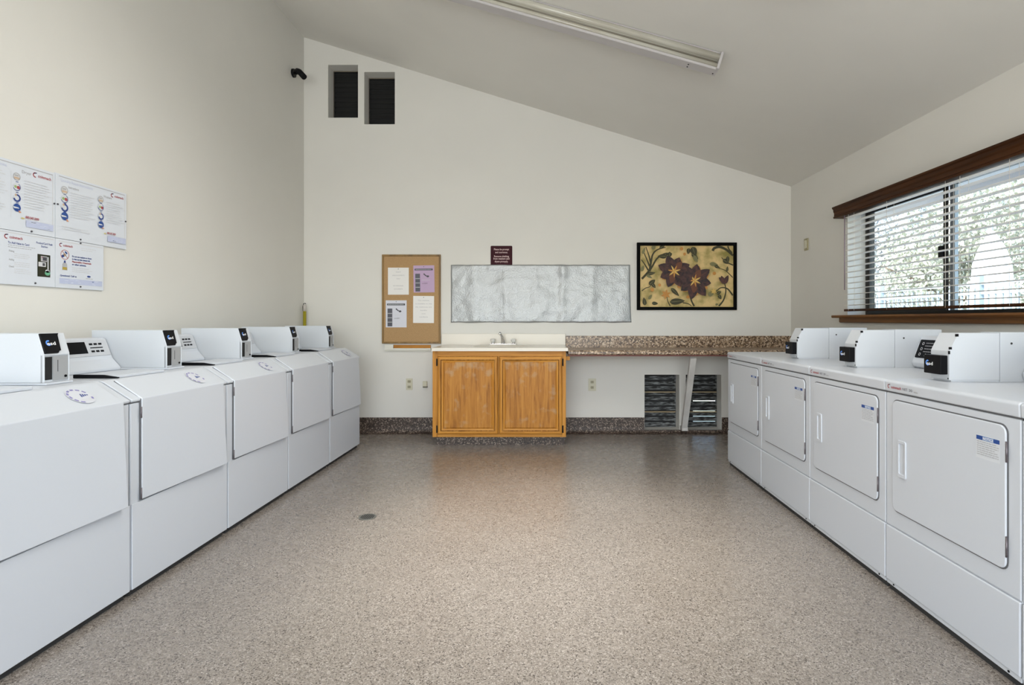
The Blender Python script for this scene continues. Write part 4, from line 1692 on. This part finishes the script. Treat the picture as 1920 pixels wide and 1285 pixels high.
# yellow pole in the corner behind the last washer
po = thing('yellow_pole', 'thin yellow pole with pale top standing in the corner behind the last washer', 'pole', (-2.435, 5.655, 0.0))
mb = MB(pbr('yellow_paint', (0.34, 0.29, 0.012), 0.45))
mb.tube([(0, 0, 0.006), (0, 0, 1.262)], 0.016, 12)
mb.build('shaft', po)
mb = MB(pbr('pale_grip', (0.52, 0.48, 0.44), 0.5))
mb.tube([(0, 0, 1.262), (0, 0, 1.33)], 0.015, 12)
mb.build('grip', po)
mb = MB(M_DARK)
mb.tube([(-0.016, 0.002, 1.262), (-0.018, 0.0, 1.31), (-0.010, 0, 1.34), (0.004, 0, 1.346), (0.012, 0, 1.336)], 0.004, 8)
mb.build('hanging_loop', po)

# camera in the top corner
cm = thing('security_camera', 'small black swivel camera high in the left corner', 'camera', (XL, 5.46, 3.62))
mb = MB(M_BLACK)
mb.tube([(0.001, 0, 0), (0.02, 0, 0)], 0.042, 20)
mb.build('mount_plate', cm)
mb = MB(M_BLACK)
mb.tube([(0.02, 0, 0.0), (0.055, -0.02, -0.01), (0.07, -0.03, 0.0)], 0.013, 10)
mb.build('bracket', cm)
mb = MB(M_BLACK)
mb.tube([(0.055, -0.03, 0.015), (0.085, -0.045, -0.005), (0.145, -0.07, -0.07)], [0.022, 0.028, 0.028], 14)
mb.build('body', cm)

# floor drain
fd = thing('floor_drain', 'small round metal drain set in the speckled floor', 'drain', (-1.037, 3.277, 0))
mb = MB(M_STEEL)
mb.tube([(0, 0, 0.0003), (0, 0, 0.003)], 0.052, 32, pbr('drain_metal', (0.16, 0.16, 0.145), 0.45, metal=0.4))
mb.build('rim', fd)
mb = MB(M_VOID)
for k in range(-3, 4):
    l = math.sqrt(max(0.040 ** 2 - (k * 0.011) ** 2, 0))
    mb.box(k * 0.011 - 0.0032, k * 0.011 + 0.0032, -l, l, 0.003, 0.0036)
mb.build('grate_slots', fd)

# ================================================================== FLUORESCENT FIXTURES
def make_fixture(label):
    t = bpy.data.objects.new('ceiling_light', None)
    COL.objects.link(t)
    tag(t, label, 'ceiling light', 'fluorescent ceiling fixtures')
    h = 1.22
    mb = MB(M_FIXT)
    mb.prism([(-0.046, -0.001), (0.052, -0.001), (0.052, -0.112), (0.046, -0.118), (-0.040, -0.118), (-0.046, -0.112), (-0.046, -0.104), (-0.02, -0.10), (-0.02, -0.012), (-0.046, -0.010)], 'x', -h, h)
    mb.build('housing', t, 0.001)
    mb = MB(M_LENS)
    mb.prism([(-0.022, -0.012), (-0.050, -0.010), (-0.060, -0.022), (-0.063, -0.038), (-0.058, -0.049), (-0.046, -0.055), (-0.030, -0.058), (-0.030, -0.072), (-0.046, -0.077), (-0.055, -0.083), (-0.056, -0.096), (-0.050, -0.1035), (-0.022, -0.1035)], 'x', -h + 0.012, h - 0.012, None, True)
    mb.build('lens', t)
    mb = MB(pbr('aged_tube', (0.20, 0.18, 0.14), 0.35))
    mb.tube([(-h + 0.02, -0.032, -0.065), (h - 0.02, -0.032, -0.065)], 0.0055, 12)
    mb.build('lamp_tube', t)
    for s_ in (-1, 1):
        mb = MB(M_FIXT)
        mb.box(s_ * (h - 0.008) - 0.008, s_ * (h - 0.008) + 0.008 + 0.001 * s_, -0.064, 0.053, -0.1185, -0.0015)
        mb.build('end_cap', t, 0.002)
    mb = MB(M_BLACK)
    for x, y in ((h - 0.20, -0.01), (h - 0.20, 0.025), (h - 0.02, 0.02), (-h + 0.2, 0.0)):
        mb.tube([(x, y, -0.118), (x, y, -0.1205)], 0.005, 8)
    mb.build('screws', t)
    return t


def fixture_matrix(xr, y, yaw):
    Rm = Matrix.Rotation(TH, 4, 'Y') @ Matrix.Rotation(R(yaw), 4, 'Z')
    c = Vector((xr, y, zc(xr))) - (Rm @ Vector((1.22, -0.05, 0)))
    return c, Rm


f1 = make_fixture('long unlit fluorescent fixture on the sloping ceiling')
c, Rm = fixture_matrix(1.225, 3.715, -2.4)
f1.location = c
f1.rotation_euler = Rm.to_euler()
c2_, Rm2 = fixture_matrix(1.45, 2.60, -2.4)  # second fixture added out of view to carry a room light
f2 = dup(f1, c2_, None, 'fluorescent fixture added on the ceiling nearer the camera to carry a fill light, out of view')
f2.rotation_euler = Rm2.to_euler()
tube = add_light('fill_tube_light', 'AREA', c2_ + Rm2 @ Vector((0, -0.02, -0.135)), (0, 0, 0), 36, (1.0, 0.985, 0.95),  # added light below the unseen fixture
                 shape='RECTANGLE', size=2.3, size_y=0.12, spread=R(135))
tube.rotation_euler = Rm2.to_euler()

# spot and can added above the frame to brighten the middle of the floor
dl_x, dl_y = 0.05, 2.95
dl = thing('added_downlight', 'small round ceiling spot added out of view to brighten the middle of the floor', 'ceiling light', (dl_x, dl_y, zc(dl_x)))
mb = MB(M_FIXT)
n_ = 28
for r0_, r1_, z0_, z1_ in ((0.085, 0.11, -0.006, -0.001), (0.07, 0.085, -0.001, -0.006)):
    v = []
    for k in range(n_):
        a = 2 * pi * k / n_
        v += [(r0_ * cos(a), r0_ * sin(a), z0_), (r1_ * cos(a), r1_ * sin(a), z1_)]
    mb.add(v, [(2 * k, 2 * k + 1, (2 * k + 3) % (2 * n_), (2 * k + 2) % (2 * n_)) for k in range(n_)], None, True)
o = mb.build('trim_ring', dl)
o.rotation_euler = (0, TH, 0)
mb = MB(pbr('added_lamp_lens', (0.8, 0.8, 0.8), 0.4, emit=(1.0, 0.96, 0.9), es=6.0))
mb.tube([(0, 0, -0.004), (0, 0, -0.0015)], 0.072, 24)
o = mb.build('lens', dl)
o.rotation_euler = (0, TH, 0)
add_light('added_floor_spot', 'SPOT', (dl_x, dl_y, zc(dl_x) - 0.03), (0, 0, 0), 420, (1.0, 0.97, 0.93),
          spot_size=R(54), spot_blend=1.0, shadow_soft_size=0.07)

# ================================================================== POSTERS ON THE LEFT WALL
def poster(name, y0, y1, z0, z1, label):
    t = thing(name, label, 'poster', (XL, y0, z0), R(90), 'instruction posters on the left wall')
    w, h = y1 - y0, z1 - z0
    mb = MB(M_PWHITE)
    mb.box(0, w, -0.010, -0.001, 0, h)
    mb.build('board', t, 0.001)
    dr = Draw(plane((0, -0.0105, 0), (1, 0, 0), (0, 0, 1)), 0.0003)
    return t, dr, w, h


def logo(dr, x, y, s=1.0):
    dr.arc(x + 0.012 * s, y + 0.007 * s, 0.012 * s, 0.005 * s, M_RED, 60, 290, 14)
    dr.stroke([(x + 0.004 * s, y + 0.013 * s), (x + 0.020 * s, y + 0.018 * s)], 0.004 * s, M_NAVY)
    dr.text(x + 0.026 * s, y, 'coinmach', 0.019 * s, M_RED, bold=0.0005, width=0.068 * s)


def pics(dr, x, ys, r=0.0185):
    M_G = pbr('print_green', (0.30, 0.42, 0.16), 0.5)
    M_LG = pbr('print_pale', (0.62, 0.64, 0.66), 0.5)
    for k, y in enumerate(ys):
        dr.up()
        if k == 0:
            dr.disc(x, y, r, M_MIDGREY)
            dr.up()
            dr.arc(x, y, r, 0.004, M_GREY)
            dr.rect(x - r * 0.7, x + r * 0.7, y - r * 0.6, y - r * 0.1, pbr('print_tan', (0.55, 0.40, 0.28), 0.5))
            dr.rect(x - r * 0.6, x + r * 0.5, y + r * 0.1, y + r * 0.5, M_GREY)
        elif k == 1:
            dr.disc(x, y, r, M_LG)
            dr.up()
            dr.arc(x, y, r, 0.003, M_NAVY, 200, 420)
            dr.disc(x + r * 0.4, y - r * 0.1, r * 0.42, M_RED)
            dr.disc(x - r * 0.35, y, r * 0.35, M_G)
        elif k == 2:
            dr.disc(x, y, r, M_LG)
            dr.up()
            dr.arc(x, y, r, r * 0.42, M_NAVY, -170, 95, 20)
            dr.disc(x - r * 0.3, y + r * 0.7, r * 0.3, pbr('print_tan', (0.55, 0.40, 0.28), 0.5))
        else:
            dr.disc(x, y, r, M_BLUE)
            dr.up()
            dr.poly([(x - r * 1.1, y + r * 0.2), (x + r * 0.3, y + r * 0.1), (x + r * 0.6, y - r * 0.15), (x - r * 0.8, y - r * 0.25)], M_LG)
            dr.poly([(x + r * 0.3, y - r * 0.5), (x + r * 1.2, y - r * 1.1), (x + r * 0.6, y - r * 1.2)], pbr('print_orange', (0.60, 0.25, 0.12), 0.5))
        if k < len(ys) - 1:
            dr.rect(x - r * 0.25, x + r * 0.45, (y + ys[k + 1]) / 2 - 0.0015, (y + ys[k + 1]) / 2 + 0.0015, M_NAVY)


def water_band(dr, x0, x1, y0, y1, seed=0):
    rn = random.Random(seed)
    dr.up()
    dr.rect(x0, x1, y0, y1, M_LAV)
    dr.up()
    M_LL = pbr('poster_lavender_light', (0.60, 0.64, 0.76), 0.35)
    for k in range(12):
        x = rn.uniform(x0 + 0.01, x1 - 0.02)
        y = rn.uniform(y0 + 0.002, y1 - 0.004)
        dr.rect(x, min(x + rn.uniform(0.006, 0.03), x1), y, min(y + 0.003, y1), rn.choice([M_LL, M_LL, M_BLUE if k < 3 else M_LL]))


def screws(t, pts):
    for x, z in pts:
        mb = MB(M_INK)
        mb.tube([(x, -0.0105, z), (x, -0.0135, z)], 0.0045, 8)
        mb.build('screw', t)


PG = M_PWHITE
# A: upper left, partly out of frame
zA0, zA1 = 1.590, 1.915
t, dr, w, h = poster('instruction_poster', 2.300, 2.784, zA0, zA1, 'dryer instruction poster at the upper left, cut by the photo edge')
r0 = 2.300


def yz(pxx, pyy, base):
    D = 2.47 * FPX / (1016 - pxx)
    return D - base, EYE + (600 - pyy) * D / FPX


dr.rect(0.02, w - 0.013, h - 0.015, h - 0.011, M_GREY)
dr.rect(w - 0.016, w - 0.013, 0.03, h - 0.013, M_MIDGREY)
dr.text(0.02, h - 0.036, 'Laundry Room Instructions', 0.022, M_LAV, width=0.21)
dr.text(0.305, h - 0.046, 'Dryer', 0.020, M_GREY, bold=0.0004)
logo(dr, 0.362, h - 0.045, 1.05)
pics(dr, 0.280, (h - 0.070, h - 0.118, h - 0.170, h - 0.215))
dr.lines(0.315, 0.455, h - 0.078, 11, 0.0125, 0.0026, M_MIDGREY, 11)
dr.lines(0.03, 0.235, h - 0.06, 15, 0.0125, 0.0026, M_MIDGREY, 12)
dr.rect(0.2495, 0.2510, 0.06, h - 0.05, M_MIDGREY)
water_band(dr, 0.325, w - 0.014, 0.028, 0.060, 1)
dr.text(0.322, 0.068, '800-247-3399', 0.016, M_RED, bold=0.0005, width=0.070)
dr.rect(0.300, 0.316, 0.062, 0.068, pbr('print_yellow', (0.60, 0.50, 0.16), 0.5))
dr.build('print', t)
screws(t, ((w - 0.006, h - 0.155), (w - 0.13, 0.010)))
# B: upper right
t, dr, w, h = poster('instruction_poster', 2.786, 3.262, zA0, 1.920, 'two-column washer instruction poster at the upper right of the four')
dr.rect(0.02, w - 0.014, h - 0.014, h - 0.010, M_GREY)
dr.rect(w - 0.016, w - 0.013, 0.03, h - 0.013, M_MIDGREY)
dr.text(0.03, h - 0.036, 'Laundry Room Instructions', 0.022, M_LAV, width=0.20)
dr.text(0.075, h - 0.062, 'Instructions', 0.018, M_GREY, bold=0.0004, width=0.065)
dr.text(0.305, h - 0.058, 'Washers', 0.018, M_GREY, bold=0.0004, width=0.06)
logo(dr, 0.358, h - 0.040, 1.0)
pics(dr, 0.052, (h - 0.078, h - 0.122, h - 0.168, h - 0.212), 0.021)
pics(dr, 0.283, (h - 0.075, h - 0.118, h - 0.170, h - 0.215), 0.019)
dr.lines(0.085, 0.245, h - 0.080, 11, 0.0125, 0.0026, M_MIDGREY, 21)
dr.lines(0.320, 0.455, h - 0.078, 10, 0.0125, 0.0026, M_MIDGREY, 22)
dr.lines(0.03, 0.25, 0.066, 2, 0.012, 0.0026, M_MIDGREY, 23)
water_band(dr, 0.330, w - 0.014, 0.028, 0.062, 2)
dr.text(0.325, 0.070, '800-247-3399', 0.016, M_RED, bold=0.0005, width=0.062)
dr.rect(0.302, 0.317, 0.066, 0.072, pbr('print_yellow', (0.60, 0.50, 0.16), 0.5))
dr.build('print', t)
screws(t, ((0.012, h - 0.158), (w + 0.004 - 0.012, h - 0.165), (0.15, 0.012)))
# C: lower left
t, dr, w, h = poster('instruction_poster', 2.480, 2.784, 1.338, 1.588, 'poster with a dark card machine photo, lower left of the four')
dr.rect(0.02, w - 0.008, h - 0.012, h - 0.008, M_MIDGREY)
logo(dr, 0.040, h - 0.036, 0.95)
dr.text(0.058, h - 0.060, 'To Add Value to Card', 0.014, M_NAVY, bold=0.0003, width=0.105)
dr.text(0.200, h - 0.042, 'Product/Card Vault', 0.014, M_NAVY, bold=0.0002, width=0.088)
dr.text(0.244, h - 0.057, 'Station', 0.014, M_NAVY, 'CENTER', bold=0.0002, width=0.036)
dr.lines(0.058, 0.195, h - 0.066, 2, 0.009, 0.0026, M_GREY, 31)
for k, (s_, zz) in enumerate((('Fitting', h - 0.098), ('Adding', h - 0.138), ('Check', h - 0.170))):
    dr.text(0.062, zz, s_, 0.012, M_GREY, bold=0.0003, width=0.026)
    dr.lines(0.088, 0.175, zz - 0.006, 3, 0.0085, 0.0024, M_MIDGREY, 40 + k)
px0, px1, pz0_, pz1_ = 0.206, 0.276, 0.048, 0.158
dr.up()
dr.rect(px0, px1, pz0_, pz1_, pbr('photo_dark', (0.018, 0.020, 0.008), 0.4))
dr.up()
dr.rect(px0 + 0.018, px0 + 0.052, pz1_ - 0.034, pz1_ - 0.008, M_GREY)
dr.rect(px0 + 0.005, px0 + 0.045, pz1_ - 0.060, pz1_ - 0.038, M_MIDGREY)
dr.up()
dr.rect(px0 + 0.028, px0 + 0.050, pz1_ - 0.030, pz1_ - 0.012, M_INK)
dr.rect(px0 + 0.027, px0 + 0.040, pz1_ - 0.056, pz1_ - 0.042, M_INK)
dr.rect(px0 + 0.022, px0 + 0.030, pz1_ - 0.016, pz1_ - 0.012, M_RED)
dr.rect(px0 + 0.054, px0 + 0.060, pz0_ + 0.034, pz1_ - 0.010, pbr('print_pale', (0.62, 0.64, 0.66), 0.5))
dr.disc(px0 + 0.054, pz0_ + 0.020, 0.015, pbr('print_mint', (0.14, 0.40, 0.24), 0.5), 0.012)
dr.disc(px0 + 0.054, pz0_ + 0.030, 0.012, pbr('print_pale', (0.62, 0.64, 0.66), 0.5), 0.008)
dr.build('print', t)
screws(t, ((w - 0.110, 0.014),))
# D: lower right
t, dr, w, h = poster('instruction_poster', 2.786, 3.092, 1.338, 1.588, 'warning poster with a crossed-out circle, lower right of the four')
dr.rect(0.02, w - 0.008, h - 0.014, h - 0.010, M_MIDGREY)
logo(dr, 0.022, h - 0.036, 0.85)
dr.lines(0.155, 0.26, h - 0.030, 2, 0.010, 0.0026, M_MIDGREY, 51)
M_BR = pbr('print_brownred', (0.50, 0.22, 0.20), 0.5)
dr.arc(0.055, h - 0.078, 0.026, 0.0035, M_BR, 0, 360, 28)
dr.stroke([(0.038, h - 0.060), (0.073, h - 0.096)], 0.0035, M_BR)
dr.stroke([(0.036, h - 0.090), (0.050, h - 0.082)], 0.012, M_NAVY)
dr.stroke([(0.056, h - 0.062), (0.068, h - 0.072)], 0.009, M_BLUE)
dr.disc(0.054, h - 0.079, 0.008, pbr('print_tan', (0.55, 0.40, 0.28), 0.5))
dr.poly([(0.038, h - 0.158), (0.070, h - 0.158), (0.068, h - 0.128), (0.058, h - 0.112), (0.050, h - 0.112), (0.040, h - 0.128)], M_GREY)
dr.up()
dr.rect(0.041, 0.067, h - 0.156, h - 0.142, pbr('print_gold', (0.45, 0.33, 0.06), 0.5))
dr.rect(0.049, 0.059, h - 0.120, h - 0.108, M_NAVY)
for zz, s_, m_, ww_ in ((0.085, 'Do not use washers or dryers', M_NAVY, 0.125), (0.099, 'to clean any item cleaned with', M_NAVY, 0.115),
                        (0.113, 'Flammable Chemicals', M_RED, 0.122), (0.127, 'or other solvents.', M_NAVY, 0.09)):
    dr.text(0.098, h - zz, s_, 0.0125, m_, bold=0.0004, width=ww_)
dr.lines(0.098, 0.245, h - 0.140, 3, 0.0095, 0.0026, M_MIDGREY, 52)
dr.text(0.026, 0.060, 'Questions? Call us', 0.012, M_NAVY, bold=0.0003, width=0.10)
dr.disc(0.205, 0.070, 0.012, M_NAVY, 0.005)
dr.lines(0.185, 0.24, 0.060, 1, 0.01, 0.003, M_GREY, 53)
water_band(dr, 0.022, w - 0.012, 0.022, 0.050, 4)
dr.build('print', t)
screws(t, ((0.150, h - 0.006), (0.150, 0.012)))
